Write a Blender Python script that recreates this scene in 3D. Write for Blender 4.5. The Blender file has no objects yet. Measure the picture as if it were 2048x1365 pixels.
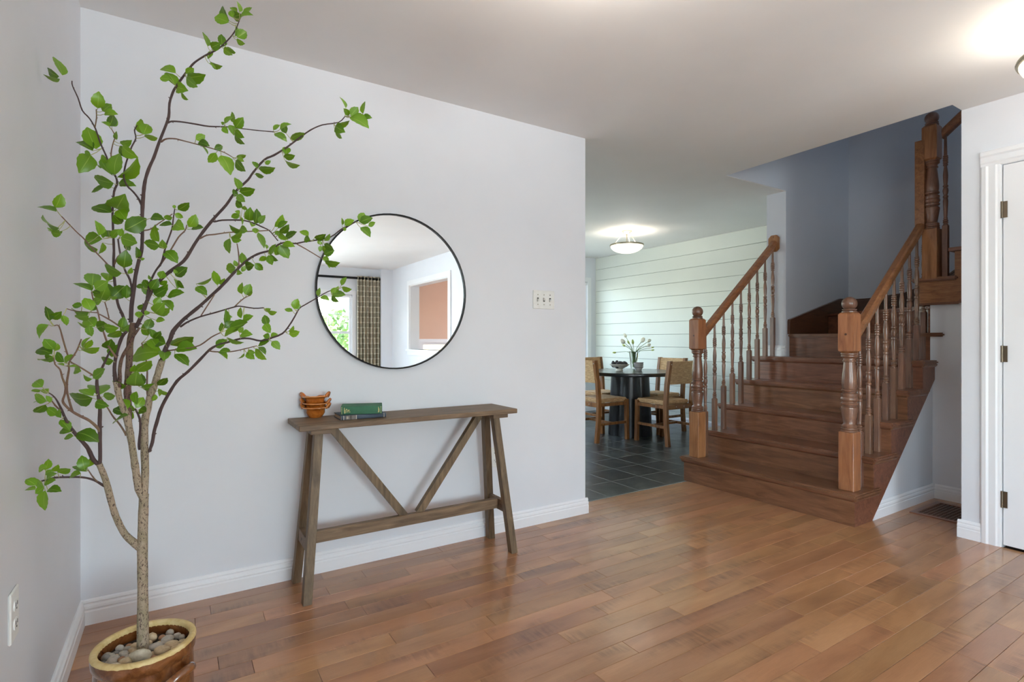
import bpy, bmesh, math, random
from mathutils import Vector, Matrix

random.seed(7)
SC = bpy.context.scene
COL = SC.collection
PI = math.pi

# ------------------------------------------------------------------ camera
FPX, YAW, CAM_H, HZ = 1066.0, math.radians(32.2), 1.125, 681.0
cam_data = bpy.data.cameras.new('camera')
cam_data.sensor_width = 36.0
cam_data.lens = FPX / 2048.0 * 36.0
cam_data.shift_y = -(682.5 - HZ) / 2048.0
cam_data.clip_start = 0.02
cam = bpy.data.objects.new('camera', cam_data)
COL.objects.link(cam)
cam.location = (0, 0, CAM_H)
cam.rotation_euler = (PI / 2, 0, -YAW)
SC.camera = cam

# ------------------------------------------------------------------ world, exposure
SC.view_settings.view_transform = 'Standard'
SC.view_settings.look = 'None'
SC.view_settings.gamma = 1.0
SC.view_settings.use_curve_mapping = False
SC.view_settings.exposure = 0.5
world = bpy.data.worlds.new('sky')
SC.world = world
world.use_nodes = True
wn = world.node_tree
wn.nodes.clear()
w_out = wn.nodes.new('ShaderNodeOutputWorld')
w_bg = wn.nodes.new('ShaderNodeBackground')
w_sky = wn.nodes.new('ShaderNodeTexSky')
w_sky.sky_type = 'NISHITA'
w_sky.sun_disc = False
w_sky.sun_elevation = math.radians(42)
w_sky.sun_rotation = math.radians(100)
w_sky.air_density = 1.0
w_sky.dust_density = 3.0
w_sky.ozone_density = 1.0
w_bg.inputs['Strength'].default_value = 2.2
wn.links.new(w_sky.outputs[0], w_bg.inputs[0])
wn.links.new(w_bg.outputs[0], w_out.inputs[0])
SC.cycles.use_denoising = True
SC.cycles.max_bounces = 10
SC.cycles.diffuse_bounces = 6
SC.cycles.glossy_bounces = 5
SC.cycles.transmission_bounces = 8
SC.cycles.transparent_max_bounces = 12
SC.cycles.sample_clamp_indirect = 8.0
SC.cycles.caustics_reflective = False
SC.cycles.caustics_refractive = False


def daylight(name, loc, rot, sx, sy, power, col=(0.81, 0.92, 1.0)):
    """area lamp standing in for sky just outside a window opening, some of them added; -Z points into the room"""
    l = bpy.data.lights.new(name, 'AREA')
    l.shape = 'RECTANGLE'
    l.size, l.size_y = sx, sy
    l.energy = power
    l.color = col
    o = bpy.data.objects.new(name, l)
    COL.objects.link(o)
    o.location = loc
    o.rotation_euler = rot
    return o


WLX = -0.32
daylight('daylight_panel', (0.88, -4.53, 1.27), (PI / 2, 0, 0), 1.16, 1.34, 108)
daylight('daylight_panel', (WLX - 0.14, -1.5, 1.33), (0, -PI / 2, 0), 1.28, 1.58, 62)  # lamp of an added, unseen window; brightens right wall, stairs and floor
daylight('daylight_panel', (4.55, 6.67, 1.38), (-PI / 2, 0, 0), 1.6, 1.3, 13, (0.97, 1.0, 0.95))
daylight('daylight_panel', (1.16, 5.7, 1.4), (0, -PI / 2, 0), 1.18, 1.38, 24, (0.97, 1.0, 0.95))  # lamp of an added, unseen window; lifts the dark fronts of the dining set
daylight('daylight_panel', (6.08, -2.8, 1.45), (0, PI / 2, 0), 1.08, 0.78, 26)  # lamp in an added, unseen opening; brightens the peach room
daylight('daylight_panel', (3.46, -0.6, 4.05), (0, -PI / 2, 0), 0.98, 0.98, 13, (0.82, 0.91, 1.0))


# ------------------------------------------------------------------ pixel helpers
CF = (math.sin(YAW), math.cos(YAW))
CR = (math.cos(YAW), -math.sin(YAW))


def ray(x, y):
    t = (x - 1024.0) / FPX
    return (CF[0] + t * CR[0], CF[1] + t * CR[1], (HZ - y) / FPX)


def at_depth(x, y, z):
    r = ray(x, y)
    return Vector((r[0] * z, r[1] * z, CAM_H + r[2] * z))


def at_z(x, y, z):
    r = ray(x, y)
    s = (z - CAM_H) / r[2]
    return Vector((r[0] * s, r[1] * s, z))


def at_X(x, y, X):
    r = ray(x, y)
    s = X / r[0]
    return Vector((X, r[1] * s, CAM_H + r[2] * s))


# ------------------------------------------------------------------ materials
def srgb(r, g, b):
    def f(v):
        v /= 255.0
        return v / 12.92 if v <= 0.04045 else ((v + 0.055) / 1.055) ** 2.4
    return (f(r), f(g), f(b), 1.0)


def new_mat(name):
    m = bpy.data.materials.new(name)
    m.use_nodes = True
    nt = m.node_tree
    bs = nt.nodes['Principled BSDF']
    return m, nt, bs


def coords(nt, kind, scale, rnd=0.0, rot=(0, 0, 0)):
    if kind == 'Position':
        src = nt.nodes.new('ShaderNodeNewGeometry').outputs['Position']
    else:
        src = nt.nodes.new('ShaderNodeTexCoord').outputs[kind]
    if rnd:
        oi = nt.nodes.new('ShaderNodeObjectInfo')
        mul = nt.nodes.new('ShaderNodeMath')
        mul.operation = 'MULTIPLY'
        mul.inputs[1].default_value = rnd
        nt.links.new(oi.outputs['Random'], mul.inputs[0])
        add = nt.nodes.new('ShaderNodeVectorMath')
        add.operation = 'ADD'
        nt.links.new(src, add.inputs[0])
        nt.links.new(mul.outputs[0], add.inputs[1])
        src = add.outputs[0]
    mp = nt.nodes.new('ShaderNodeMapping')
    mp.inputs['Scale'].default_value = scale
    mp.inputs['Rotation'].default_value = rot
    nt.links.new(src, mp.inputs[0])
    return mp.outputs[0]


def noise(nt, vec, scale, detail=4, rough=0.55, dist=0.0):
    n = nt.nodes.new('ShaderNodeTexNoise')
    n.inputs['Scale'].default_value = scale
    n.inputs['Detail'].default_value = detail
    n.inputs['Roughness'].default_value = rough
    n.inputs['Distortion'].default_value = dist
    nt.links.new(vec, n.inputs['Vector'])
    return n.outputs['Fac']


def ramp(nt, fac, stops):
    r = nt.nodes.new('ShaderNodeValToRGB')
    e = r.color_ramp.elements
    while len(e) < len(stops):
        e.new(0.5)
    for i, (p, c) in enumerate(stops):
        e[i].position = p
        e[i].color = c
    nt.links.new(fac, r.inputs[0])
    return r.outputs[0]


def mixc(nt, a, b, fac, mode='MIX'):
    m = nt.nodes.new('ShaderNodeMix')
    m.data_type = 'RGBA'
    m.blend_type = mode
    for sock, v in ((m.inputs[0], fac), (m.inputs[6], a), (m.inputs[7], b)):
        if isinstance(v, (int, float)):
            sock.default_value = v
        elif isinstance(v, tuple):
            sock.default_value = v
        else:
            nt.links.new(v, sock)
    return m.outputs[2]


def bump(nt, bs, h, strength, dist=0.002):
    b = nt.nodes.new('ShaderNodeBump')
    b.inputs['Strength'].default_value = strength
    b.inputs['Distance'].default_value = dist
    nt.links.new(h, b.inputs['Height'])
    nt.links.new(b.outputs[0], bs.inputs['Normal'])


def vary(nt, col, amount, hue=0.0):
    """each object a little lighter or darker than its neighbours"""
    oi = nt.nodes.new('ShaderNodeObjectInfo')
    mr = nt.nodes.new('ShaderNodeMapRange')
    mr.inputs[3].default_value = 1 - amount
    mr.inputs[4].default_value = 1 + amount
    nt.links.new(oi.outputs['Random'], mr.inputs[0])
    h = nt.nodes.new('ShaderNodeHueSaturation')
    nt.links.new(mr.outputs[0], h.inputs['Value'])
    if hue:
        m2 = nt.nodes.new('ShaderNodeMapRange')
        m2.inputs[3].default_value = 0.5 - hue
        m2.inputs[4].default_value = 0.5 + hue
        w = nt.nodes.new('ShaderNodeMath')
        w.operation = 'FRACT'
        k = nt.nodes.new('ShaderNodeMath')
        k.operation = 'MULTIPLY'
        k.inputs[1].default_value = 7.31
        nt.links.new(oi.outputs['Random'], k.inputs[0])
        nt.links.new(k.outputs[0], w.inputs[0])
        nt.links.new(w.outputs[0], m2.inputs[0])
        nt.links.new(m2.outputs[0], h.inputs['Hue'])
    nt.links.new(col, h.inputs['Color'])
    return h.outputs[0]


def paint(name, col, rough=0.6, b=0.08):
    m, nt, bs = new_mat(name)
    v = coords(nt, 'Position', (1, 1, 1))
    n = noise(nt, v, 2.2, 3)
    c2 = tuple(c * 0.96 for c in col[:3]) + (1,)
    nt.links.new(ramp(nt, n, [(0.3, c2), (0.7, col)]), bs.inputs['Base Color'])
    bs.inputs['Roughness'].default_value = rough
    bump(nt, bs, noise(nt, v, 420, 2), b, 0.001)
    return m


def plain(name, col, rough=0.5, metal=0.0, emis=None, estr=0.0, coat=0.0, spec=0.5):
    m, nt, bs = new_mat(name)
    v = coords(nt, 'Object', (1, 1, 1))
    n = noise(nt, v, 30, 2)
    c2 = tuple(c * 0.93 for c in col[:3]) + (1,)
    nt.links.new(ramp(nt, n, [(0.3, c2), (0.7, col)]), bs.inputs['Base Color'])
    bs.inputs['Roughness'].default_value = rough
    bs.inputs['Metallic'].default_value = metal
    bs.inputs['Coat Weight'].default_value = coat
    bs.inputs['Specular IOR Level'].default_value = spec
    if emis:
        bs.inputs['Emission Color'].default_value = emis
        bs.inputs['Emission Strength'].default_value = estr
    return m


def wood(name, dark, mid, light, axis='X', kind='Position', rough=0.35, coat=0.0, rnd=0.0, var=0.0,
         stretch=9.0, scale=9.0, dist=1.2, fine=0.35):
    m, nt, bs = new_mat(name)
    s = [stretch, stretch, stretch]
    s['XYZ'.index(axis)] = 1.0
    v = coords(nt, kind, tuple(s), rnd)
    n1 = noise(nt, v, scale * 0.35, 5, 0.6, dist)
    c = ramp(nt, n1, [(0.28, dark), (0.5, mid), (0.72, light)])
    s2 = [90.0, 90.0, 90.0]
    s2['XYZ'.index(axis)] = 3.0
    n2 = noise(nt, coords(nt, kind, tuple(s2), rnd), 4.0, 3, 0.6)
    g = ramp(nt, n2, [(0.35, (0.55, 0.5, 0.45, 1)), (0.6, (1, 1, 1, 1))])
    c = mixc(nt, c, g, fine, 'MULTIPLY')
    if var:
        c = vary(nt, c, var, 0.006)
    nt.links.new(c, bs.inputs['Base Color'])
    bs.inputs['Roughness'].default_value = rough
    bs.inputs['Coat Weight'].default_value = coat
    bs.inputs['Coat Roughness'].default_value = 0.12
    bump(nt, bs, n2, 0.08, 0.001)
    return m


M = {}
M['wall'] = paint('wall_paint', srgb(225, 227, 232))
M['ceil'] = paint('ceiling_paint', srgb(238, 237, 236), 0.75)
M['trim'] = paint('white_trim', srgb(238, 238, 240), 0.35, 0.0)
M['shiplap'] = paint('shiplap_white', srgb(222, 226, 217), 0.45, 0.02)
M['well'] = paint('stairwell_paint', srgb(200, 202, 208))
M['peach'] = paint('peach_paint', srgb(222, 182, 158))
M['dark'] = plain('dark_void', srgb(30, 22, 18), 0.9)


def plank_mat():
    m, nt, bs = new_mat('maple_plank')
    v = coords(nt, 'Position', (1.0, 5.0, 5.0), 41.0)
    n1 = noise(nt, v, 2.2, 4, 0.5, 0.5)
    c = ramp(nt, n1, [(0.2, srgb(146, 98, 64)), (0.5, srgb(174, 124, 84)), (0.8, srgb(192, 142, 100))])
    # curly figure across the grain, only in soft patches
    f = noise(nt, coords(nt, 'Position', (34.0, 5.0, 3.0), 23.0, (0, 0, 0.3)), 1.6, 3, 0.55, 0.4)
    patch = noise(nt, coords(nt, 'Position', (2.2, 6.0, 1.0), 67.0), 1.5, 2, 0.5)
    pm = ramp(nt, patch, [(0.52, (0, 0, 0, 1)), (0.82, (1, 1, 1, 1))])
    fm = ramp(nt, f, [(0.3, srgb(96, 60, 42)), (0.68, (1, 1, 1, 1))])
    k = nt.nodes.new('ShaderNodeMath')
    k.operation = 'MULTIPLY'
    k.inputs[1].default_value = 0.85
    nt.links.new(pm, k.inputs[0])
    c = mixc(nt, c, fm, k.outputs[0], 'MULTIPLY')
    n2 = noise(nt, coords(nt, 'Position', (4.0, 120.0, 120.0), 11.0), 4.0, 3, 0.6)
    g = ramp(nt, n2, [(0.3, (0.72, 0.66, 0.6, 1)), (0.6, (1, 1, 1, 1))])
    c = mixc(nt, c, g, 0.35, 'MULTIPLY')
    c = vary(nt, c, 0.16, 0.006)
    nt.links.new(c, bs.inputs['Base Color'])
    bs.inputs['Roughness'].default_value = 0.32
    bs.inputs['Coat Weight'].default_value = 0.55
    bs.inputs['Coat Roughness'].default_value = 0.13
    bump(nt, bs, n2, 0.05, 0.001)
    return m


M['plank'] = plank_mat()
M['seam'] = plain('floor_seam', srgb(62, 38, 27), 0.8)
M['stair'] = wood('stair_wood', srgb(94, 58, 41), srgb(122, 79, 56), srgb(142, 97, 71), 'Y', rough=0.33, coat=0.25, var=0.06)
M['newel'] = wood('newel_wood', srgb(126, 80, 48), srgb(158, 106, 67), srgb(178, 124, 82), 'Z', rough=0.34, coat=0.2, var=0.05, fine=0.25)
M['turned'] = wood('turned_wood', srgb(92, 62, 48), srgb(120, 84, 64), srgb(138, 100, 76), 'Z', rough=0.34, coat=0.3, rnd=13.0, var=0.2, fine=0.25)
M['rail'] = wood('rail_wood', srgb(112, 70, 42), srgb(146, 96, 60), srgb(168, 116, 76), 'X', rough=0.32, coat=0.2, var=0.1, fine=0.3)
M['skirt'] = wood('skirt_wood', srgb(66, 40, 27), srgb(88, 56, 38), srgb(102, 66, 46), 'X', rough=0.35, coat=0.2)
M['ply'] = wood('ply_wood', srgb(118, 74, 44), srgb(148, 98, 62), srgb(168, 116, 76), 'Y', rough=0.4, scale=14, dist=2.5)
M['console'] = wood('console_wood', srgb(86, 66, 48), srgb(120, 97, 74), srgb(144, 119, 93), 'X', rough=0.55, stretch=12, rnd=9.0)
M['console_v'] = wood('console_leg_wood', srgb(80, 64, 46), srgb(112, 92, 68), srgb(136, 112, 84), 'Z', rough=0.55, stretch=12, rnd=9.0)
M['chair'] = wood('chair_wood', srgb(96, 58, 24), srgb(136, 86, 40), srgb(160, 106, 54), 'Z', 'Object', rough=0.4, coat=0.2, rnd=5.0)


def tile_mat():
    m, nt, bs = new_mat('slate_tile')
    v = coords(nt, 'Position', (1, 1, 1), 17.0)
    n1 = noise(nt, v, 5.0, 8, 0.68, 0.6)
    c = ramp(nt, n1, [(0.3, srgb(30, 32, 33)), (0.5, srgb(54, 57, 56)), (0.72, srgb(92, 96, 90))])
    c = vary(nt, c, 0.12)
    nt.links.new(c, bs.inputs['Base Color'])
    bs.inputs['Roughness'].default_value = 0.3
    bump(nt, bs, noise(nt, v, 9.0, 6, 0.6), 0.25, 0.004)
    return m


M['tile'] = tile_mat()
M['grout'] = plain('grout', srgb(140, 142, 138), 0.8)


def rush_mat():
    m, nt, bs = new_mat('woven_rush')
    v = coords(nt, 'Object', (6, 90, 90))
    n1 = noise(nt, v, 3.0, 3, 0.6)
    v2 = coords(nt, 'Object', (90, 6, 90))
    n2 = noise(nt, v2, 3.0, 3, 0.6)
    k = nt.nodes.new('ShaderNodeMath')
    k.operation = 'MULTIPLY'
    nt.links.new(n1, k.inputs[0])
    nt.links.new(n2, k.inputs[1])
    c = ramp(nt, k.outputs[0], [(0.12, srgb(140, 104, 66)), (0.26, srgb(200, 160, 114)), (0.4, srgb(226, 194, 150))])
    nt.links.new(c, bs.inputs['Base Color'])
    bs.inputs['Roughness'].default_value = 0.8
    bump(nt, bs, k.outputs[0], 0.6, 0.004)
    return m


M['rush'] = rush_mat()
M['black_table'] = plain('black_lacquer', srgb(26, 27, 30), 0.28, coat=0.3)
M['black_metal'] = plain('black_metal', srgb(22, 21, 21), 0.4, 0.6)
M['nickel'] = plain('brushed_nickel', srgb(168, 160, 140), 0.35, 0.9)
M['white_plastic'] = plain('white_plastic', srgb(232, 232, 228), 0.35)
M['slot'] = plain('dark_slot', srgb(70, 66, 60), 0.6)
M['hinge'] = plain('hinge_metal', srgb(120, 108, 92), 0.35, 0.9)


def mirror_mat():
    m, nt, bs = new_mat('mirror_glass')
    n = noise(nt, coords(nt, 'Position', (1, 1, 1)), 3.0, 1)
    nt.links.new(ramp(nt, n, [(0.3, (0.86, 0.88, 0.89, 1)), (0.7, (0.88, 0.9, 0.9, 1))]), bs.inputs['Base Color'])
    bs.inputs['Metallic'].default_value = 1.0
    bs.inputs['Roughness'].default_value = 0.01
    return m


M['mirror'] = mirror_mat()


def glass_mat(name, tint=(0.96, 0.98, 0.97, 1), refl=0.08):
    m = bpy.data.materials.new(name)
    m.use_nodes = True
    nt = m.node_tree
    nt.nodes.clear()
    o = nt.nodes.new('ShaderNodeOutputMaterial')
    t = nt.nodes.new('ShaderNodeBsdfTransparent')
    t.inputs[0].default_value = tint
    g = nt.nodes.new('ShaderNodeBsdfGlossy')
    g.inputs['Roughness'].default_value = 0.02
    x = nt.nodes.new('ShaderNodeMixShader')
    lw = nt.nodes.new('ShaderNodeLayerWeight')
    lw.inputs[0].default_value = 0.25
    mu = nt.nodes.new('ShaderNodeMath')
    mu.operation = 'MULTIPLY_ADD'
    mu.inputs[1].default_value = 0.5
    mu.inputs[2].default_value = refl * 0.5
    nt.links.new(lw.outputs['Fresnel'], mu.inputs[0])
    nt.links.new(mu.outputs[0], x.inputs[0])
    nt.links.new(t.outputs[0], x.inputs[1])
    nt.links.new(g.outputs[0], x.inputs[2])
    nt.links.new(x.outputs[0], o.inputs[0])
    return m


M['pane'] = glass_mat('window_glass')
M['vase'] = glass_mat('vase_glass', (0.97, 0.985, 0.975, 1), 0.12)


def lamp_glass():
    m, nt, bs = new_mat('alabaster_glass')
    n = noise(nt, coords(nt, 'Position', (1, 1, 1)), 9.0, 4, 0.6, 1.0)
    c = ramp(nt, n, [(0.3, srgb(238, 224, 196)), (0.7, srgb(252, 246, 232))])
    nt.links.new(c, bs.inputs['Base Color'])
    nt.links.new(c, bs.inputs['Emission Color'])
    bs.inputs['Emission Strength'].default_value = 0.85
    bs.inputs['Roughness'].default_value = 0.3
    return m


M['lamp'] = lamp_glass()


# ------------------------------------------------------------------ mesh helpers
def bx(bm, x0, x1, y0, y1, z0, z1):
    vs = [bm.verts.new(p) for p in ((x0, y0, z0), (x1, y0, z0), (x1, y1, z0), (x0, y1, z0),
                                    (x0, y0, z1), (x1, y0, z1), (x1, y1, z1), (x0, y1, z1))]
    for f in ((0, 3, 2, 1), (4, 5, 6, 7), (0, 1, 5, 4), (1, 2, 6, 5), (2, 3, 7, 6), (3, 0, 4, 7)):
        bm.faces.new([vs[i] for i in f])
    return bm


def box(x0, x1, y0, y1, z0, z1, bev=0.0, seg=1):
    bm = bx(bmesh.new(), x0, x1, y0, y1, z0, z1)
    if bev:
        bmesh.ops.bevel(bm, geom=bm.edges[:], offset=bev, segments=seg, profile=0.7, affect='EDGES')
    return bm


def bar(p, q, w, h, side=None, bev=0.0, bm=None):
    """rectangular bar from p to q, w along SIDE, h across"""
    new = bm is None
    bm = bm or bmesh.new()
    p, q = Vector(p), Vector(q)
    d = (q - p).normalized()
    s = Vector(side) if side else Vector((1, 0, 0))
    s = (s - d * s.dot(d)).normalized()
    u = d.cross(s)
    vs = []
    for c in (p, q):
        for a, b in ((-1, -1), (1, -1), (1, 1), (-1, 1)):
            vs.append(bm.verts.new(c + s * (a * w / 2) + u * (b * h / 2)))
    for f in ((0, 1, 2, 3), (7, 6, 5, 4), (0, 4, 5, 1), (1, 5, 6, 2), (2, 6, 7, 3), (3, 7, 4, 0)):
        bm.faces.new([vs[i] for i in f])
    if bev and new:
        bmesh.ops.bevel(bm, geom=bm.edges[:], offset=bev, segments=1, affect='EDGES')
    return bm


def level_bar(p, q, w, h, bev=0.0):
    """leg cut level at both ends: the same w x h rectangle in XY at p and q"""
    bm = bmesh.new()
    vs = []
    for c in (p, q):
        for a, b in ((-1, -1), (1, -1), (1, 1), (-1, 1)):
            vs.append(bm.verts.new((c[0] + a * w / 2, c[1] + b * h / 2, c[2])))
    for f in ((3, 2, 1, 0), (4, 5, 6, 7), (0, 1, 5, 4), (1, 2, 6, 5), (2, 3, 7, 6), (3, 0, 4, 7)):
        bm.faces.new([vs[i] for i in f])
    if bev:
        bmesh.ops.bevel(bm, geom=bm.edges[:], offset=bev, segments=1, affect='EDGES')
    return bm


def prism(poly, axis, a, b, bm=None, bev=0.0):
    """polygon in the two other axes (XY, XZ or YZ order), extruded along AXIS from a to b"""
    bm = bm or bmesh.new()

    def P(u, v, w):
        return {'X': (w, u, v), 'Y': (u, w, v), 'Z': (u, v, w)}[axis]
    lo = [bm.verts.new(P(u, v, a)) for u, v in poly]
    hi = [bm.verts.new(P(u, v, b)) for u, v in poly]
    n = len(poly)
    bm.faces.new(lo)
    bm.faces.new(hi[::-1])
    for i in range(n):
        bm.faces.new((lo[i], lo[(i + 1) % n], hi[(i + 1) % n], hi[i]))
    if bev:
        bmesh.ops.bevel(bm, geom=bm.edges[:], offset=bev, segments=2, affect='EDGES')
    return bm


def lathe(prof, cx=0, cy=0, n=20, bm=None, cap=True):
    bm = bm or bmesh.new()
    rings = []
    for r, z in prof:
        rings.append([bm.verts.new((cx + r * math.cos(2 * PI * i / n), cy + r * math.sin(2 * PI * i / n), z)) for i in range(n)])
    for a, b in zip(rings, rings[1:]):
        for i in range(n):
            bm.faces.new((a[i], a[(i + 1) % n], b[(i + 1) % n], b[i]))
    if cap:
        for ring in (rings[0], rings[-1]):
            try:
                bm.faces.new(ring)
            except ValueError:
                pass
    return bm


def tube(pts, radii, n=8, bm=None, closed=False):
    bm = bm or bmesh.new()
    pts = [Vector(p) for p in pts]
    if isinstance(radii, (int, float)):
        radii = [radii] * len(pts)
    rings = []
    ref = Vector((0.31, 0.83, 0.46))
    for i, p in enumerate(pts):
        if closed:
            d = pts[(i + 1) % len(pts)] - pts[i - 1]
        else:
            d = pts[min(i + 1, len(pts) - 1)] - pts[max(i - 1, 0)]
        d.normalize()
        s = ref - d * ref.dot(d)
        if s.length < 1e-3:
            s = Vector((1, 0, 0)) - d * d.x
        s.normalize()
        ref = s
        u = d.cross(s)
        rings.append([bm.verts.new(p + (s * math.cos(2 * PI * k / n) + u * math.sin(2 * PI * k / n)) * radii[i]) for k in range(n)])
    m = len(rings)
    for i in range(m if closed else m - 1):
        a, b = rings[i], rings[(i + 1) % m]
        for k in range(n):
            bm.faces.new((a[k], a[(k + 1) % n], b[(k + 1) % n], b[k]))
    if not closed:
        bm.faces.new(rings[0][::-1])
        bm.faces.new(rings[-1])
    return bm


def smooth_path(pts, sub=3):
    """Catmull-Rom through points of any dimension"""
    out = []
    n = len(pts)
    for i in range(n - 1):
        p0, p1, p2, p3 = pts[max(i - 1, 0)], pts[i], pts[i + 1], pts[min(i + 2, n - 1)]
        for k in range(sub):
            t = k / sub
            out.append([0.5 * (2 * b + (c - a) * t + (2 * a - 5 * b + 4 * c - d) * t * t + (3 * b - a - 3 * c + d) * t ** 3)
                        for a, b, c, d in zip(p0, p1, p2, p3)])
    out.append(list(pts[-1]))
    return out


def origin_of(o):
    v = Vector((0, 0, 0))
    while o:
        v += o.location
        o = o.parent
    return v


def obj(name, bm, mat, parent=None, smooth=False, angle=None):
    """link a bmesh in world coordinates as one mesh object; a child's points are taken relative to its parent"""
    bmesh.ops.recalc_face_normals(bm, faces=bm.faces[:])
    if parent is not None:
        off = origin_of(parent)
        bmesh.ops.translate(bm, verts=bm.verts[:], vec=-off)
    me = bpy.data.meshes.new(name)
    bm.to_mesh(me)
    bm.free()
    if smooth:
        for p in me.polygons:
            p.use_smooth = True
        if angle:
            try:
                me.set_sharp_from_angle(angle=math.radians(angle))
            except Exception:
                pass
    me.materials.append(M[mat] if isinstance(mat, str) else mat)
    o = bpy.data.objects.new(name, me)
    COL.objects.link(o)
    o.parent = parent
    return o


def thing(name, label, cat, loc=(0, 0, 0), group=None):
    o = bpy.data.objects.new(name, None)
    COL.objects.link(o)
    o.empty_display_size = 0.05
    o.location = loc
    o['label'] = label
    o['category'] = cat
    if group:
        o['group'] = group
    return o


def tag(o, label, cat, group=None):
    o['label'] = label
    o['category'] = cat
    if group:
        o['group'] = group
    return o


def copy_tree(o, parent=None):
    c = o.copy()
    COL.objects.link(c)
    c.parent = parent
    for ch in o.children:
        copy_tree(ch, c)
    return c


def struct(name, bm, mat, parent=None, label=None, **k):
    o = obj(name, bm, mat, parent, **k)
    if parent is None:
        o['kind'] = 'structure'
        if label:
            o['label'] = label
    return o


def many_boxes(lst):
    bm = bmesh.new()
    for b in lst:
        bx(bm, *b)
    return bm


def base_profile(length_axis, at, a, b, face, h=0.098):
    """baseboard of moulded section: runs along X or Y from a to b, its back on plane AT, facing FACE (+1 or -1)"""
    prof = [(0, 0), (0.016, 0), (0.016, 0.052), (0.0135, 0.056), (0.0135, 0.06), (0.0155, 0.064), (0.014, 0.074), (0.009, 0.08),
            (0.009, 0.084), (0.0115, 0.087), (0.008, 0.094), (0.004, h), (0, h)]
    poly = [(at + face * u, v) for u, v in prof]
    return prism(poly, 'X' if length_axis == 'X' else 'Y', a, b) if length_axis == 'X' else prism(poly, 'Y', a, b)

# ================================================================== THE SETTING
CZ = 2.44            # ceiling
WY, WT = 2.685, 0.18  # mirror wall face, thickness
WL = -0.32           # left wall face
WX1 = 2.255          # end of the mirror wall
TILE_Y = 2.862
DOOR_X, DOOR_END = 3.80, 1.21
NOOK_X, STAIR_Y = 4.585, 1.62
WELL_X = 5.62
SHIP_X, FAR_Y = 5.72, 6.54
BACK_Y = -4.40
SIDE_X = 3.42        # living-room side wall with the opening

# ---- hardwood floor: sub-floor, then single planks
floor = struct('floor', many_boxes([(WL - 0.1, 4.7, BACK_Y - 0.1, TILE_Y - 0.002, -0.10, -0.0125)]), 'seam')
PW = 0.0868
joints = [(.303, 2.333), (.69, 1.899), (.224, 1.986), (.662, 2.160), (.909, 2.073), (1.165, 2.333), (1.303, 2.160), (1.054, 1.986),
          (1.068, 1.813), (1.007, 1.726), (1.446, 1.986), (1.238, 1.552), (1.588, 1.813), (1.5, 1.639), (1.754, 1.466), (1.408, 1.379),
          (.733, 1.639), (1.824, 1.639), (1.73, 1.899), (2.761, 1.292), (2.169, 1.205), (2.34, .945), (2.548, .771), (2.375, .685),
          (1.776, .945), (3.087, 1.813), (2.245, 1.379)]


def plank_bm(x0, x1, y0, y1, bm=None):
    g, e = 0.0006, 0.0009
    bm = bm or bmesh.new()
    x0, x1, y0, y1 = x0 + g, x1 - g, y0 + g, y1 - g
    lo = [bm.verts.new((x, y, -0.0125)) for x, y in ((x0, y0), (x1, y0), (x1, y1), (x0, y1))]
    mi = [bm.verts.new((x, y, -0.0009)) for x, y in ((x0, y0), (x1, y0), (x1, y1), (x0, y1))]
    hi = [bm.verts.new((x, y, 0)) for x, y in ((x0 + e, y0 + e), (x1 - e, y0 + e), (x1 - e, y1 - e), (x0 + e, y1 - e))]
    for i in range(4):
        j = (i + 1) % 4
        bm.faces.new((lo[i], lo[j], mi[j], mi[i]))
        bm.faces.new((mi[i], mi[j], hi[j], hi[i]))
    bm.faces.new(hi)
    return bm


rest = bmesh.new()
rp = random.Random(11)
for r in range(-5, 80):
    y1 = 2.507 - PW * r
    y0 = y1 - PW
    if y0 < BACK_Y:
        break
    if y0 > TILE_Y - 0.02:
        continue
    xa, xb = WL + 0.004, DOOR_X
    if y1 > WY + 0.02:
        xa, xb, y1 = WX1 + 0.02, 3.449, min(y1, TILE_Y - 0.004)
    elif y0 > STAIR_Y + 0.01:
        xb = 3.449
    elif y0 > DOOR_END - 0.08:
        xb = NOOK_X
    near = y0 < 0.25
    cuts = sorted(x for x, y in joints if abs(y - y0) < 0.03 and xa < x < xb)
    xs = [xa]
    for c in cuts + [xb]:
        while c - xs[-1] > 1.15:
            step = rp.uniform(0.32, 0.95)
            if c - (xs[-1] + step) < 0.3:
                break
            xs.append(xs[-1] + step)
        xs.append(c)
    for x0, x1 in zip(xs, xs[1:]):
        if near:
            plank_bm(x0, x1, y0, y1, rest)
        else:
            obj('plank', plank_bm(x0, x1, y0, y1), 'plank', floor)
o = obj('plank_field', rest, 'plank', floor)
o['kind'] = 'stuff'

# ---- dining-room tiles
tfloor = struct('floor_dining', box(1.3, SHIP_X, TILE_Y, FAR_Y, -0.10, -0.0006), 'grout', label='dark slate tiled dining room floor')
TS = 0.3035
for i in range(-5, 11):
    for j in range(-1, 13):
        x0, y0 = 2.63 + TS * i, 3.171 + TS * j
        x1, y1 = min(x0 + TS, SHIP_X), min(y0 + TS, FAR_Y)
        x0, y0 = max(x0, 1.3), max(y0, TILE_Y)
        if x1 - x0 < 0.03 or y1 - y0 < 0.03:
            continue
        g = 0.0028
        bm = bmesh.new()
        a = [bm.verts.new((x, y, -0.0015)) for x, y in ((x0 + g, y0 + g), (x1 - g, y0 + g), (x1 - g, y1 - g), (x0 + g, y1 - g))]
        h = [bm.verts.new((x, y, 0)) for x, y in ((x0 + g + .001, y0 + g + .001), (x1 - g - .001, y0 + g + .001), (x1 - g - .001, y1 - g - .001), (x0 + g + .001, y1 - g - .001))]
        for k in range(4):
            bm.faces.new((a[k], a[(k + 1) % 4], h[(k + 1) % 4], h[k]))
        bm.faces.new(h)
        obj('floor_tile', bm, 'tile', tfloor)

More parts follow.
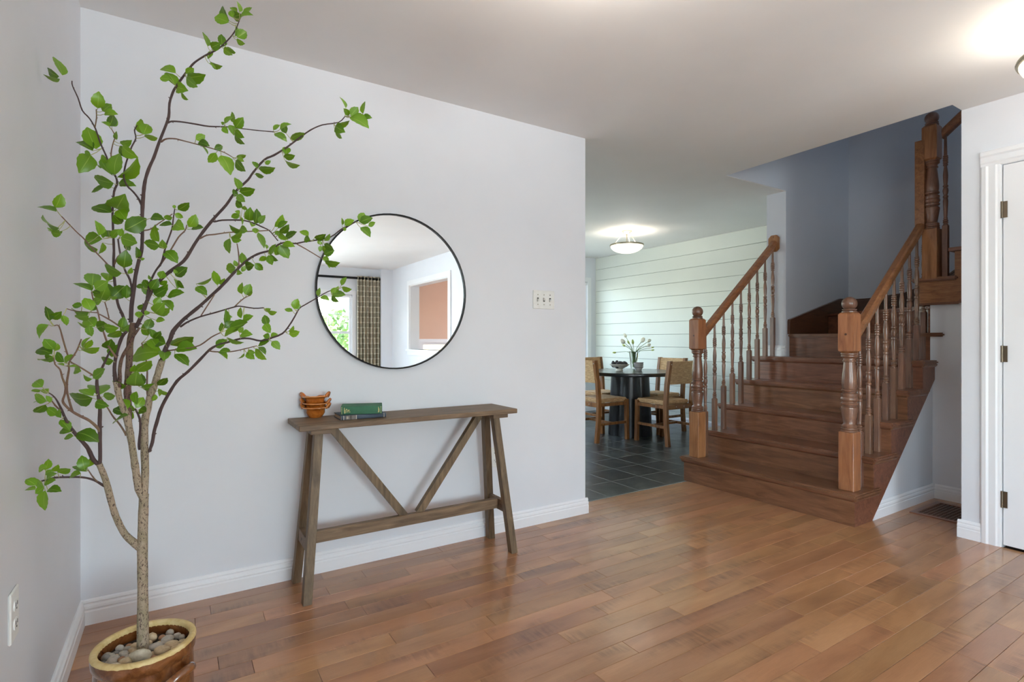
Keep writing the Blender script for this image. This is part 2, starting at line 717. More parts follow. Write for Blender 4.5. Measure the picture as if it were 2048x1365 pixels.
# ---- ceiling with the stairwell cut out
cb = many_boxes([(WL - 0.2, 3.66, BACK_Y - 0.2, FAR_Y + 0.2, CZ, 2.74),
                 (3.712, 4.54, WY + 0.004, FAR_Y + 0.2, CZ, 2.74),
                 (4.54, SHIP_X + 0.2, WY + WT, FAR_Y + 0.2, CZ, 2.74),
                 (3.666, NOOK_X, BACK_Y - 0.2, DOOR_END - 0.002, CZ, 2.74),
                 (NOOK_X, SHIP_X + 0.2, BACK_Y - 0.2, 0.30, CZ, 2.74)])
prism([(3.66, BACK_Y - 0.2), (3.666, BACK_Y - 0.2), (3.666, DOOR_END - 0.002), (3.712, WY + 0.004), (3.712, FAR_Y + 0.2), (3.66, FAR_Y + 0.2)], 'Z', CZ, 2.74, cb)
struct('ceiling', cb, 'ceil')

# ---- walls
LW = (-2.3, -0.7, 0.68, 1.98)   # unseen window added behind the camera to brighten hall and stairs: y0 y1 z0 z1
struct('wall_left', many_boxes([(WL - 0.15, WL, LW[1], WY + 0.15, -0.05, CZ + 0.02), (WL - 0.15, WL, BACK_Y - 0.15, LW[0], -0.05, CZ + 0.02),
                                (WL - 0.15, WL, LW[0], LW[1], -0.05, LW[2]), (WL - 0.15, WL, LW[0], LW[1], LW[3], CZ + 0.02)]), 'wall')
struct('wall_front', box(WL - 0.15, WX1, WY, WY + WT, -0.05, CZ + 0.02), 'wall')
struct('wall_right', many_boxes([(DOOR_X, DOOR_X + 0.12, 1.039, DOOR_END, -0.05, CZ + 0.02), (DOOR_X, DOOR_X + 0.12, 0.19, 1.039, 2.08, CZ + 0.02),
                                 (DOOR_X, DOOR_X + 0.12, -0.1, 0.19, -0.05, CZ + 0.02), (DOOR_X + 0.12, NOOK_X, DOOR_END - 0.12, DOOR_END, -0.05, CZ + 0.02),
                                 (SIDE_X, DOOR_X + 0.12, -0.22, -0.1, -0.05, CZ + 0.02)]), 'wall')
# living-room side wall, with a cased opening
OY0, OY1, OZ0, OZ1 = -3.41, -1.85, 0.97, 2.07
struct('wall_side', many_boxes([(SIDE_X, SIDE_X + 0.17, OY1, -0.22, -0.05, CZ + 0.02), (SIDE_X, SIDE_X + 0.17, BACK_Y, OY0, -0.05, CZ + 0.02),
                                (SIDE_X, SIDE_X + 0.17, OY0, OY1, -0.05, OZ0), (SIDE_X, SIDE_X + 0.17, OY0, OY1, OZ1, CZ + 0.02)]), 'wall')
W2 = (0.28, 2.70, 0.58, 1.95)   # living-room window opening: x0 x1 z0 z1
P2 = (4.05, 5.15, 0.18, 1.08)   # window of the peach room
struct('wall_back', many_boxes([(WL - 0.15, W2[0], BACK_Y - 0.14, BACK_Y, -0.05, CZ + 0.02), (W2[1], SIDE_X + 0.17, BACK_Y - 0.14, BACK_Y, -0.05, CZ + 0.02),
                                (W2[0], W2[1], BACK_Y - 0.14, BACK_Y, -0.05, W2[2]), (W2[0], W2[1], BACK_Y - 0.14, BACK_Y, W2[3], CZ + 0.02),
                                (3.2, SIDE_X, BACK_Y, BACK_Y + 0.12, -0.05, CZ + 0.02)]), 'wall')
struct('wall_peach', many_boxes([(SIDE_X + 0.17, P2[0], BACK_Y - 0.14, BACK_Y, -0.05, CZ + 0.02), (P2[1], 6.1, BACK_Y - 0.14, BACK_Y, -0.05, CZ + 0.02),
                                 (P2[0], P2[1], BACK_Y - 0.14, BACK_Y, -0.05, P2[2]), (P2[0], P2[1], BACK_Y - 0.14, BACK_Y, P2[3], CZ + 0.02),
                                 (5.9, 6.1, BACK_Y, -3.2, -0.05, CZ + 0.02), (5.9, 6.1, -2.4, -0.3, -0.05, CZ + 0.02), (5.9, 6.1, -3.2, -2.4, -0.05, 0.9), (5.9, 6.1, -3.2, -2.4, 2.0, CZ + 0.02), (DOOR_X + 0.12, 6.1, -0.35, -0.25, -0.05, CZ + 0.02)]), 'peach', label='peach painted walls of the room beyond the opening')  # opening in the outer wall is added, unseen, to light this room
struct('floor_peach', box(SIDE_X + 0.17, 6.1, BACK_Y, -0.3, -0.1, -0.02), 'seam')
# dining-room shell
D2 = (3.72, 5.53, 0.72, 2.05)
struct('wall_far', many_boxes([(1.15, D2[0], FAR_Y, FAR_Y + 0.14, -0.05, CZ + 0.02),
                               (D2[1], SHIP_X + 0.12, FAR_Y, FAR_Y + 0.14, -0.05, CZ + 0.02),
                               (D2[0], D2[1], FAR_Y, FAR_Y + 0.14, -0.05, D2[2]), (D2[0], D2[1], FAR_Y, FAR_Y + 0.14, D2[3], CZ + 0.02)]), 'wall')
LD = (5.0, 6.4, 0.8, 2.0)  # unseen opening added to light the dining set from the left
struct('wall_dining_left', many_boxes([(1.15, 1.3, WY + WT, LD[0], -0.05, CZ + 0.02), (1.15, 1.3, LD[1], FAR_Y, -0.05, CZ + 0.02), (1.15, 1.3, LD[0], LD[1], -0.05, LD[2]), (1.15, 1.3, LD[0], LD[1], LD[3], CZ + 0.02)]), 'wall')
w6 = struct('window_added_6', many_boxes([(1.2, 1.24, LD[0], LD[0] + .05, LD[2], LD[3]), (1.2, 1.24, LD[1] - .05, LD[1], LD[2], LD[3]), (1.2, 1.24, LD[0], LD[1], LD[2], LD[2] + .05), (1.2, 1.24, LD[0], LD[1], LD[3] - .05, LD[3])]), 'trim')  # frame for the added dining window
obj('pane', box(1.218, 1.222, LD[0] + .05, LD[1] - .05, LD[2] + .05, LD[3] - .05), 'pane', w6)
ship = struct('wall_shiplap', box(SHIP_X, SHIP_X + 0.12, WY + WT, FAR_Y, -0.05, CZ + 0.02), 'dark', label='white shiplap wall of the dining room')
zt = CZ
SP = 0.1746
zs = [CZ] + [2.254 - SP * k for k in range(13)] + [0.0]
for za, zb in zip(zs, zs[1:]):
    if za - zb > 0.02:
        obj('shiplap_board', box(SHIP_X - 0.014, SHIP_X, WY + WT, FAR_Y, zb + 0.0018, za - 0.0018, 0.0012), 'shiplap', ship)
struct('baseboard_dining', base_profile('Y', SHIP_X - 0.014, WY + WT, FAR_Y, -1, 0.1), 'trim')
struct('baseboard_far', base_profile('X', FAR_Y, 1.3, SHIP_X - 0.03, -1), 'trim')

# stairwell: wall strip beside the rail end, left wall, far wall, upper storey
struct('wall_stairwell_left', many_boxes([(4.54, SHIP_X + 0.12, WY, WY + WT, -0.05, CZ), (3.55, 4.54, WY, WY + WT, CZ + 0.003, 5.0), (4.54, SHIP_X + 0.12, WY, WY + WT, CZ, 5.0)]), 'well')
struct('wall_stairwell_far', box(WELL_X, SHIP_X + 0.001, -2.6, WY, -0.05, 5.0), 'well')
struct('wall_nook', many_boxes([(NOOK_X, NOOK_X + 0.02, DOOR_END - 0.12, STAIR_Y + 0.02, -0.05, 1.385), (NOOK_X, NOOK_X + 0.02, -0.1, DOOR_END - 0.12, -0.05, 1.38)]), 'wall')
struct('wall_understair', prism([(3.55, -0.05), (4.59, -0.05), (4.59, 0.92), (4.35, 0.62), (3.66, 0.05)], 'Y', STAIR_Y + 0.006, STAIR_Y + 0.06), 'wall')
struct('wall_upstairs', many_boxes([(3.45, 3.55, -2.7, -1.1, 2.74, 5.0), (3.45, 3.55, -0.1, WY + WT, 2.74, 5.0), (3.45, 3.55, -1.1, -0.1, 2.74, 3.55), (3.45, 3.55, -1.1, -0.1, 4.55, 5.0),
                                    (3.55, SHIP_X + 0.12, -2.7, -2.6, 2.44, 5.0)]), 'well')
struct('floor_upstairs', box(NOOK_X, WELL_X, -2.6, 0.34, 2.70, 2.75), 'stair')
struct('ceiling_upstairs', box(3.4, SHIP_X + 0.2, -2.8, WY + WT, 5.0, 5.1), 'ceil')

# baseboards
struct('baseboard_front', base_profile('X', WY, WL, WX1 + 0.016, -1), 'trim')
struct('baseboard_front_end', base_profile('Y', WX1, WY, WY + WT, 1), 'trim')
struct('baseboard_left', base_profile('Y', WL, BACK_Y, WY - 0.0165, 1), 'trim')
struct('baseboard_right', base_profile('Y', DOOR_X, 1.122, DOOR_END + 0.016, -1, 0.1), 'trim')
struct('baseboard_right_end', base_profile('X', DOOR_END, DOOR_X, NOOK_X - 0.016, 1, 0.1), 'trim')
struct('baseboard_nook', base_profile('Y', NOOK_X, DOOR_END + 0.016, STAIR_Y - 0.01, -1, 0.1), 'trim')
bb = base_profile('X', STAIR_Y + 0.006, 3.672, NOOK_X, -1, 0.1)
for v_ in bb.verts:               # end cut along the slope of the stringer
    if v_.co.x < 3.7:
        v_.co.x += v_.co.z * 1.089
struct('baseboard_understair', bb, 'trim')
struct('trim_1', base_profile('Y', 4.54, WY, WY + WT, -1, 0.07), 'trim').location.z = 0.984


# ---- windows
def window(name, x0, x1, z0, z1, y, face, units, grid, blind=None):
    """double-hung window in a wall along X; FACE is the side of the room (+1: room lies towards +Y)"""
    d = face
    fr = bmesh.new()
    c = 0.07
    ya, yb = sorted((y, y + d * 0.018))
    for b in ((x0 - c, x0, z0 - c, z1 + c), (x1, x1 + c, z0 - c, z1 + c), (x0, x1, z1, z1 + c), (x0, x1, z0 - c, z0)):
        bx(fr, b[0], b[1], ya, yb, b[2], b[3])
    w = struct(name, fr, 'trim')
    sa, sb = sorted((y, y + d * 0.06))
    obj('window_sill', box(x0 - c - 0.02, x1 + c + 0.02, sa, sb, z0 - 0.025, z0, 0.004), 'trim', w)
    ua = x0
    uw = (x1 - x0) / units
    zm = (z0 + z1) / 2
    for u in range(units):
        a, b = ua + u * uw, ua + (u + 1) * uw
        s = bmesh.new()
        y1, y2 = sorted((y - d * 0.03, y - d * 0.07))
        for q in ((a, a + .045, z0, z1), (b - .045, b, z0, z1), (a + .045, b - .045, z1 - .045, z1), (a + .045, b - .045, z0, z0 + .05), (a + .045, b - .045, zm - .022, zm + .022)):
            bx(s, q[0], q[1], y1, y2, q[2], q[3])
        obj('sash', s, 'trim', w)
        for pz0, pz1 in ((z0 + .05, zm - .022), (zm + .022, z1 - .045)):
            obj('pane', box(a + .045, b - .045, y - d * .052, y - d * .048, pz0, pz1), 'pane', w)
        g = bmesh.new()
        for k in range(1, grid):
            xx = a + .045 + (b - a - .09) * k / grid
            bx(g, xx - .006, xx + .006, min(y1, y2) + .01, max(y1, y2) - .01, z0 + .05, z1 - .045)
        for zz in ((z0 + zm) / 2 + .01, (zm + z1) / 2 - .01):
            bx(g, a + .045, b - .045, min(y1, y2) + .012, max(y1, y2) - .012, zz - .006, zz + .006)
        obj('muntin', g, 'trim', w)
    return w


def blind(label, x0, x1, y, z0, z1, pitch=0.032, depth=0.026, tilt=0.0):
    t = thing('window_blind', label, 'blind', ((x0 + x1) / 2, y, z0))
    obj('headrail', box(x0, x1, y - .02, y + .02, z1 - .045, z1), 'trim', t)
    n = int((z1 - z0 - .06) / pitch)
    sl = None
    for k in range(n):
        z = z0 + .012 + k * pitch
        if sl is None:
            sl = obj('slat', box(x0 + .004, x1 - .004, y - depth / 2, y + depth / 2, z - .0007, z + .0007), 'white_plastic', t)
            base = sl
        else:
            c = base.copy()
            COL.objects.link(c)
            c.parent = t
            c.location = (0, 0, k * pitch)
    obj('bottom_rail', box(x0, x1, y - .013, y + .013, z0 - .012, z0 + .004), 'trim', t)
    return t


window('window_1', W2[0], W2[1], W2[2], W2[3], BACK_Y, 1, 2, 3)
window('window_2', D2[0], D2[1], D2[2], D2[3], FAR_Y, -1, 2, 2)
window('window_3', P2[0], P2[1], P2[2], P2[3], BACK_Y, 1, 1, 2)
w5 = struct('window_4', many_boxes([(3.48, 3.52, -1.1, -1.05, 3.55, 4.55), (3.48, 3.52, -0.15, -0.1, 3.55, 4.55), (3.48, 3.52, -1.05, -0.15, 3.55, 3.6), (3.48, 3.52, -1.05, -0.15, 4.5, 4.55), (3.48, 3.52, -1.05, -0.15, 4.03, 4.07)]), 'trim')
obj('pane', box(3.498, 3.502, -1.05, -0.15, 3.6, 4.03), 'pane', w5)
obj('pane', box(3.498, 3.502, -1.05, -0.15, 4.07, 4.5), 'pane', w5)
fr = bmesh.new()
for b in ((LW[0] - .07, LW[0], LW[2] - .07, LW[3] + .07), (LW[1], LW[1] + .07, LW[2] - .07, LW[3] + .07), (LW[0], LW[1], LW[3], LW[3] + .07), (LW[0], LW[1], LW[2] - .07, LW[2])):
    bx(fr, WL, WL + .018, b[0], b[1], b[2], b[3])
w6 = struct('window_added_5', fr, 'trim')  # casing of the unseen window added for light behind the camera
fr = bmesh.new()
for b in ((LW[0], LW[0] + .05, LW[2], LW[3]), (LW[1] - .05, LW[1], LW[2], LW[3]), (LW[0], LW[1], LW[3] - .05, LW[3]), (LW[0], LW[1], LW[2], LW[2] + .05), (-1.525, -1.475, LW[2], LW[3])):
    bx(fr, WL - .08, WL - .04, b[0], b[1], b[2], b[3])
obj('sash', fr, 'trim', w6)
obj('pane', box(WL - .062, WL - .058, LW[0] + .05, -1.525, LW[2] + .05, LW[3] - .05), 'pane', w6)
obj('pane', box(WL - .062, WL - .058, -1.475, LW[1] - .05, LW[2] + .05, LW[3] - .05), 'pane', w6)
blind('white horizontal slat blind in the living room window beside the plaid curtain', 1.52, W2[1] - 0.01, BACK_Y - 0.012, W2[2] + 0.02, W2[3] - 0.01, 0.04, 0.022)
blind('white slat blind in the dining room window near the shiplap wall', 4.65, D2[1] - 0.01, FAR_Y + 0.012, D2[2] + 0.02, D2[3] - 0.005, 0.036, 0.022)

# cased opening in the living-room side wall
fr = bmesh.new()
for b in ((OY0 - .085, OY0, OZ0 - .02, OZ1 + .085), (OY1, OY1 + .085, OZ0 - .02, OZ1 + .085), (OY0, OY1, OZ1, OZ1 + .085)):
    bx(fr, SIDE_X - .02, SIDE_X, b[0], b[1], b[2], b[3])
bx(fr, SIDE_X - .045, SIDE_X + .17, OY0 - .1, OY1 + .1, OZ0 - .03, OZ0)
bx(fr, SIDE_X - .018, SIDE_X, OY0 - .085, OY1 + .085, OZ0 - .10, OZ0 - .03)
for b in ((OY0, OY0 + .012, OZ0, OZ1), (OY1 - .012, OY1, OZ0, OZ1), (OY0 + .012, OY1 - .012, OZ1 - .012, OZ1)):
    bx(fr, SIDE_X, SIDE_X + .17, b[0], b[1], b[2], b[3])
struct('trim_2', fr, 'trim', label='white casing and sill around the opening to the peach room')

# ---- door in the right wall
DY0, DY1, DZ1 = 0.23, 1.037, 2.086
prof = [(0, 0), (0.085, 0), (0.085, 0.010), (0.078, 0.016), (0.06, 0.018), (0.05, 0.012), (0.02, 0.014), (0.012, 0.010), (0, 0.008)]
cas = bmesh.new()


def casing_side(bm, yin, s):
    poly = [(DOOR_X - d_, yin + s * u) for u, d_ in prof]
    prism(poly, 'Z', 0.0, DZ1, bm)
    # mitred corner block carried by the head piece
    return bm


casing_side(cas, DY1, 1)
casing_side(cas, DY0, -1)
prism([(DOOR_X - d_, DZ1 + u) for u, d_ in prof], 'Y', DY0 - 0.085, DY1 + 0.085, cas)
door = struct('door_1', cas, 'trim', label='plain white interior door in a moulded white casing')
obj('jamb', many_boxes([(DOOR_X - 0.006, DOOR_X + 0.1, DY1 - 0.004, DY1 + 0.002, 0, DZ1), (DOOR_X - 0.006, DOOR_X + 0.1, DY0 - 0.002, DY0 + 0.004, 0, DZ1),
                        (DOOR_X - 0.006, DOOR_X + 0.1, DY0, DY1, DZ1 - 0.004, DZ1 + 0.002)]), 'trim', door)
obj('door_leaf', box(DOOR_X + 0.002, DOOR_X + 0.037, DY0 + 0.008, DY1 - 0.008, 0.012, DZ1 - 0.008, 0.002), 'trim', door)
for hz in (1.834, 1.051, 0.261):
    h = obj('hinge', lathe([(0.0055, hz - 0.045), (0.0055, hz + 0.045)], DOOR_X - 0.008, DY1 - 0.006, 10), 'hinge', door, smooth=True, angle=40)
    obj('hinge_leaf', box(DOOR_X - 0.008, DOOR_X - 0.002, DY1 - 0.028, DY1 + 0.004, hz - 0.044, hz + 0.044), 'hinge', h)
kb = obj('door_knob', lathe([(0.0, -0.065), (0.02, -0.062), (0.027, -0.05), (0.022, -0.036), (0.011, -0.03), (0.011, -0.006), (0.03, -0.004), (0.03, 0.0)], 0, 0, 18), 'nickel', door, smooth=True, angle=50)
kb.rotation_euler = (0, PI / 2, 0)
kb.location = (DOOR_X, DY0 + 0.07, 0.95)

# ================================================================== STAIRCASE
RISE, RUN, X1 = 0.1965, 0.2345, 3.448


def riser_x(k):
    return X1 + RUN * (k - 1) if k < 6 else 4.592


stair = thing('staircase', 'brown stained wooden staircase with open railings turning up by the shiplap wall', 'staircase', (X1, 2.25, 0))
TT = 0.028
YN, YF = 1.592, 2.912     # tread ends
for k in range(1, 6):
    z = RISE * k
    xa, xb = riser_x(k) - 0.028, riser_x(k + 1) + 0.012
    if k < 5:
        poly = [(xa, YN), (xb + 0.06, YN), (xb + 0.06, STAIR_Y + 0.015), (xb, STAIR_Y + 0.015), (xb, YF), (xa, YF)]
    else:
        poly = [(xa, YN), (xb + 0.05, YN), (xb + 0.05, STAIR_Y), (xb, STAIR_Y), (xb, WY - 0.001), (4.538, WY - 0.001), (4.538, YF), (xa, YF)]
    t = obj('tread', prism(poly, 'Z', z - TT, z, bev=0.009), 'stair', stair, smooth=True, angle=40)
    obj('cove_moulding', prism([(riser_x(k) + 0.0, z - TT), (riser_x(k) - 0.016, z - TT), (riser_x(k) - 0.015, z - TT - 0.008), (riser_x(k) - 0.006, z - TT - 0.018), (riser_x(k), z - TT - 0.02)],
                                'Y', STAIR_Y - 0.014, 2.9), 'stair', t)
    obj('end_moulding', prism([(STAIR_Y - 0.008, z - TT), (STAIR_Y - 0.024, z - TT), (STAIR_Y - 0.023, z - TT - 0.008), (STAIR_Y - 0.014, z - TT - 0.018), (STAIR_Y - 0.008, z - TT - 0.02)],
                                'X', riser_x(k) - 0.014, min(riser_x(k + 1) + 0.05, 4.6)), 'stair', t)
    obj('riser', box(riser_x(k), riser_x(k) + 0.018, STAIR_Y - 0.006, 2.885, z - RISE, z - TT), 'stair', stair)
# sixth tread and the winders between the walls
z = RISE * 6
obj('tread', prism([(4.564, 1.556), (4.625, 1.556), (4.625, 1.64), (5.615, 2.3), (5.615, WY - 0.001), (4.564, WY - 0.001)], 'Z', z - TT, z, bev=0.009), 'stair', stair, smooth=True, angle=40)
obj('riser', box(4.592, 4.61, STAIR_Y - 0.006, WY - 0.001, RISE * 5, z - TT), 'stair', stair)
z7 = RISE * 7
obj('tread', prism([(4.597, 1.625), (4.62, 1.61), (5.615, 1.9), (5.615, WY - 0.001), (5.20, WY - 0.001), (4.585, 1.66)], 'Z', z7 - TT, z7, bev=0.009), 'stair', stair, smooth=True, angle=40)
obj('riser', prism([(4.605, 1.625), (4.625, 1.62), (5.242, WY - 0.001), (5.222, WY - 0.001)], 'Z', z, z7 - TT), 'stair', stair)
obj('end_panel', box(4.606, 4.626, STAIR_Y - 0.012, STAIR_Y + 0.04, RISE * 5, z7 - TT), 'stair', stair)
z8 = RISE * 8
obj('tread', prism([(4.53, 1.74), (4.62, 1.74), (5.615, 2.09), (5.615, 1.47), (4.53, 1.47)], 'Z', z8 - TT, z8, bev=0.009), 'stair', stair, smooth=True, angle=40)
obj('riser', prism([(4.562, 1.72), (4.62, 1.72), (5.615, 2.07), (5.615, 2.05), (4.62, 1.70), (4.562, 1.70)], 'Z', z7, z8 - TT), 'stair', stair)
for n in range(9, 14):
    zn = RISE * n
    yf = 1.518 - RUN * (n - 9)
    obj('tread', box(4.53, 5.615, yf - RUN - 0.04, yf, zn - TT, zn, 0.009, 2), 'stair', stair, smooth=True, angle=40)
    obj('riser', box(4.562, 5.615, yf - 0.046, yf - 0.028, zn - RISE, zn - TT), 'stair', stair)
# stringers
pts = [(X1 + 0.002, 0.0), (3.665, 0.0), (4.585, 0.845), (4.606, 0.9), (4.606, RISE * 6 - TT)]
pts += [(riser_x(6) + 0.004, RISE * 6 - TT), (riser_x(6) + 0.004, RISE * 5 - TT)]
for k in range(5, 0, -1):
    if k < 5:
        pts += [(riser_x(k + 1) + 0.002, RISE * k - TT)]
    pts += [(riser_x(k) + 0.002, RISE * k - TT)]
obj('stringer', prism(pts, 'Y', STAIR_Y - 0.008, STAIR_Y + 0.012), 'stair', stair)
pts2 = [(X1 + 0.002, 0.0), (4.538, 0.0), (4.538, RISE * 5 - TT)]
for k in range(5, 0, -1):
    if k < 5:
        pts2 += [(riser_x(k + 1) + 0.002, RISE * k - TT)]
    pts2 += [(riser_x(k) + 0.002, RISE * k - TT)]
obj('stringer', prism(pts2, 'Y', 2.866, 2.884), 'stair', stair)
pu = [(1.722, 1.382), (1.468, 1.382), (1.45, 1.40), (0.32, 2.345), (0.32, RISE * 13 - TT)]
for n in range(13, 8, -1):
    yf = 1.518 - RUN * (n - 9) - 0.03
    pu += [(yf, RISE * n - TT), (yf, RISE * (n - 1) - TT)]
pu += [(1.722, RISE * 8 - TT)]
so = obj('stringer', prism(pu, 'X', 4.556, 4.576), 'ply', stair)
obj('edge_moulding', prism([(1.722, 1.392), (1.722, 1.376), (1.468, 1.376), (1.448, 1.394), (1.30, 1.52), (1.30, 1.536), (1.452, 1.41), (1.472, 1.392)], 'X', 4.548, 4.557), 'stair', so)
# skirt boards on the stairwell walls
sk = obj('skirt_board', prism([(4.571, RISE * 6), (5.619, RISE * 6), (5.619, 1.515), (5.43, 1.515), (4.571, 1.297)], 'Y', WY - 0.016, WY), 'skirt', stair)
obj('skirt_cap', prism([(4.566, 1.292), (5.43, 1.511), (5.619, 1.511), (5.619, 1.527), (5.43, 1.527), (4.566, 1.308)], 'Y', WY - 0.026, WY), 'skirt', sk)
obj('skirt_cap', box(4.562, 4.580, WY - 0.024, WY, RISE * 6, 1.296), 'skirt', sk)
ps = [(WY - 0.016, RISE * 6), (WY - 0.016, 1.515), (2.5, 1.515), (2.2, 1.545), (1.9, 1.66), (1.5, 1.97), (0.3, 2.97), (0.3, 2.5), (1.3, 1.6), (1.7, 1.3)]
sk2 = obj('skirt_board', prism(ps, 'X', WELL_X - 0.016, WELL_X), 'skirt', stair)
obj('skirt_cap', prism([(WY - 0.02, 1.511), (2.5, 1.511), (2.2, 1.541), (1.9, 1.656), (1.5, 1.966), (0.3, 2.966), (0.3, 2.982), (1.5, 1.982), (1.9, 1.672), (2.2, 1.557), (2.5, 1.527), (WY - 0.02, 1.527)],
                       'X', WELL_X - 0.026, WELL_X), 'skirt', sk2)

# ---- railings
NEWEL = [(.36, .043), (.363, .047), (.370, .047), (.373, .042), (.378, .046), (.385, .046), (.388, .041), (.393, .044), (.399, .044), (.404, .037), (.412, .033),
         (.44, .037), (.50, .0465), (.513, .045), (.519, .035), (.524, .035), (.528, .045), (.538, .047), (.544, .041), (.548, .041), (.555, .047), (.566, .0485),
         (.576, .044), (.585, .046), (.596, .046), (.602, .035), (.607, .035), (.612, .044), (.621, .045), (.626, .038), (.64, .041), (.67, .042), (.70, .040), (.78, .032), (.793, .031),
         (.797, .037), (.803, .037), (.807, .033), (.815, .033), (.822, .038), (.828, .046), (.834, .046), (.837, .042), (.841, .047), (.847, .047), (.85, .042)]


def newel_post(parent, x, y, z0, half=0.045, flip=False):
    root = obj('newel_post', box(x - half, x + half, y - half, y + half, z0, z0 + 0.36, 0.003), 'newel', parent)
    obj('turned_shaft', lathe([(r, z0 + h) for h, r in NEWEL], x, y, 24), 'turned', root, smooth=True, angle=35)
    blk = bmesh.new()
    # upper block with chamfered ends
    for a, b, ha, hb in ((.845, .862, half * .55, half), (.862, 1.088, half, half), (1.088, 1.10, half, half * .8)):
        lo = [blk.verts.new((x + sx * ha, y + sy * ha, z0 + a)) for sx, sy in ((-1, -1), (1, -1), (1, 1), (-1, 1))]
        hi = [blk.verts.new((x + sx * hb, y + sy * hb, z0 + b)) for sx, sy in ((-1, -1), (1, -1), (1, 1), (-1, 1))]
        for i in range(4):
            blk.faces.new((lo[i], lo[(i + 1) % 4], hi[(i + 1) % 4], hi[i]))
        if a == .845:
            blk.faces.new(lo)
    blk.faces.new(hi)
    obj('block', blk, 'newel', root)
    prof = [(.036, 1.099), (.042, 1.102), (.042, 1.108), (.034, 1.112), (.040, 1.116), (.040, 1.121), (.024, 1.125)]
    prof += [(.043 * math.sin(a), 1.156 - .043 * math.cos(a)) for a in [0.62 + i * (PI - 0.64) / 12 for i in range(13)]]
    obj('ball_finial', lathe([(r, z0 + h) for r, h in prof], x, y, 24), 'turned', root, smooth=True, angle=60)
    return root


BAL = [(0, .0155), (.006, .0155), (.010, .0125), (.014, .0125), (.018, .016), (.022, .016), (.026, .0125), (.031, .0155), (.036, .0155), (.041, .0115), (.050, .0135), (.056, .011),
       (.07, .012), (.12, .0135), (.17, .0152), (.192, .0128), (.196, .0155), (.207, .0155), (.212, .0115), (.225, .0145), (.243, .0165), (.26, .0145), (.267, .0115), (.271, .0155),
       (.28, .0155), (.285, .0115), (.31, .0135), (.35, .0152), (.38, .0135), (.41, .0105), (.418, .0105), (.421, .0145), (.430, .0145), (.434, .0118), (.438, .0155), (.446, .0155),
       (.449, .0122), (.454, .0155), (.462, .0155), (.465, .0122), (.470, .0155), (.477, .0155), (.481, .0122), (.484, .0148), (.490, .0148), (.494, .0112), (.66, .0092)]
bal_mesh = {}


def baluster(parent, x, y, zbase, ztop_sq):
    root = obj('baluster', box(x - .0165, x + .0165, y - .0165, y + .0165, zbase, ztop_sq, 0.0015), 'turned', parent)
    if 'm' not in bal_mesh:
        o = obj('turned_shaft', lathe([((r - .0125) * 1.25 + .0118, h) for h, r in BAL], 0, 0, 14), 'turned', None, smooth=True, angle=35)
        bal_mesh['m'] = o.data
        o.name = 'turned_shaft'
    else:
        o = bpy.data.objects.new('turned_shaft', bal_mesh['m'])
        COL.objects.link(o)
    o.parent = root
    o.location = Vector((x, y, ztop_sq)) - origin_of(root)
    return root


RAILSEC = [(-.020, 0), (.020, 0), (.020, .010), (.026, .018), (.030, .027), (.030, .038), (.026, .048), (.016, .056), (-.016, .056), (-.026, .048), (-.030, .038), (-.030, .027), (-.026, .018), (-.020, .010)]


def handrail(parent, p, q, side, mat='rail', name='handrail'):
    """moulded rail whose underside runs from p to q; ends cut plumb"""
    p, q = Vector(p), Vector(q)
    s = Vector(side)
    d = q - p
    dn = d.normalized()
    cosv = math.sqrt(max(1e-6, 1 - dn.z ** 2))
    bm = bmesh.new()
    a = [bm.verts.new(p + s * u + Vector((0, 0, v / cosv))) for u, v in RAILSEC]
    b = [bm.verts.new(q + s * u + Vector((0, 0, v / cosv))) for u, v in RAILSEC]
    n = len(RAILSEC)
    for i in range(n):
        bm.faces.new((a[i], a[(i + 1) % n], b[(i + 1) % n], b[i]))
    bm.faces.new(a[::-1])
    bm.faces.new(b)
    return obj(name, bm, mat, parent, smooth=True, angle=25)


SL = RISE / RUN
# near railing (over the understair wall)
NY = 1.686
near = thing('stair_railing', 'turned baluster railing on the understair wall side climbing to the tall upper newel', 'railing', (3.54, NY, RISE))
newel_post(near, 3.54, NY, RISE)
for k in range(9):
    x = 3.668 + .1173 * k
    step = 1 if k == 0 else 2 + (k - 1) // 2
    baluster(near, x, NY, RISE * step, .84 + (x - 4.022) * SL)
ux = lambda x: 1.176 + (x - 3.674) * SL
handrail(near, (3.583, NY, ux(3.583)), (4.585, NY, ux(4.585)), (0, 1, 0))
obj('gooseneck', box(4.53, 4.59, NY - .03, NY + .03, ux(4.53), 2.565, 0.008, 2), 'rail', near, smooth=True, angle=40)
newel_post(near, 4.578, 1.628, z8 - 0.012)
# railing of the upper flight
up = thing('stair_railing', 'short upper flight railing rising from the top newel behind the door wall', 'railing', (4.575, 1.5, z8))
uz = lambda y: 2.515 + (1.6 - y) * SL
handrail(up, (4.58, 1.562, uz(1.562)), (4.58, 0.45, uz(0.45)), (1, 0, 0))
for k in range(9):
    y = 1.548 - .1173 * k
    n = 8 if k == 0 else 9 + (k - 1) // 2
    baluster(up, 4.58, y, RISE * n, 1.934 + (1.548 - y) * SL)
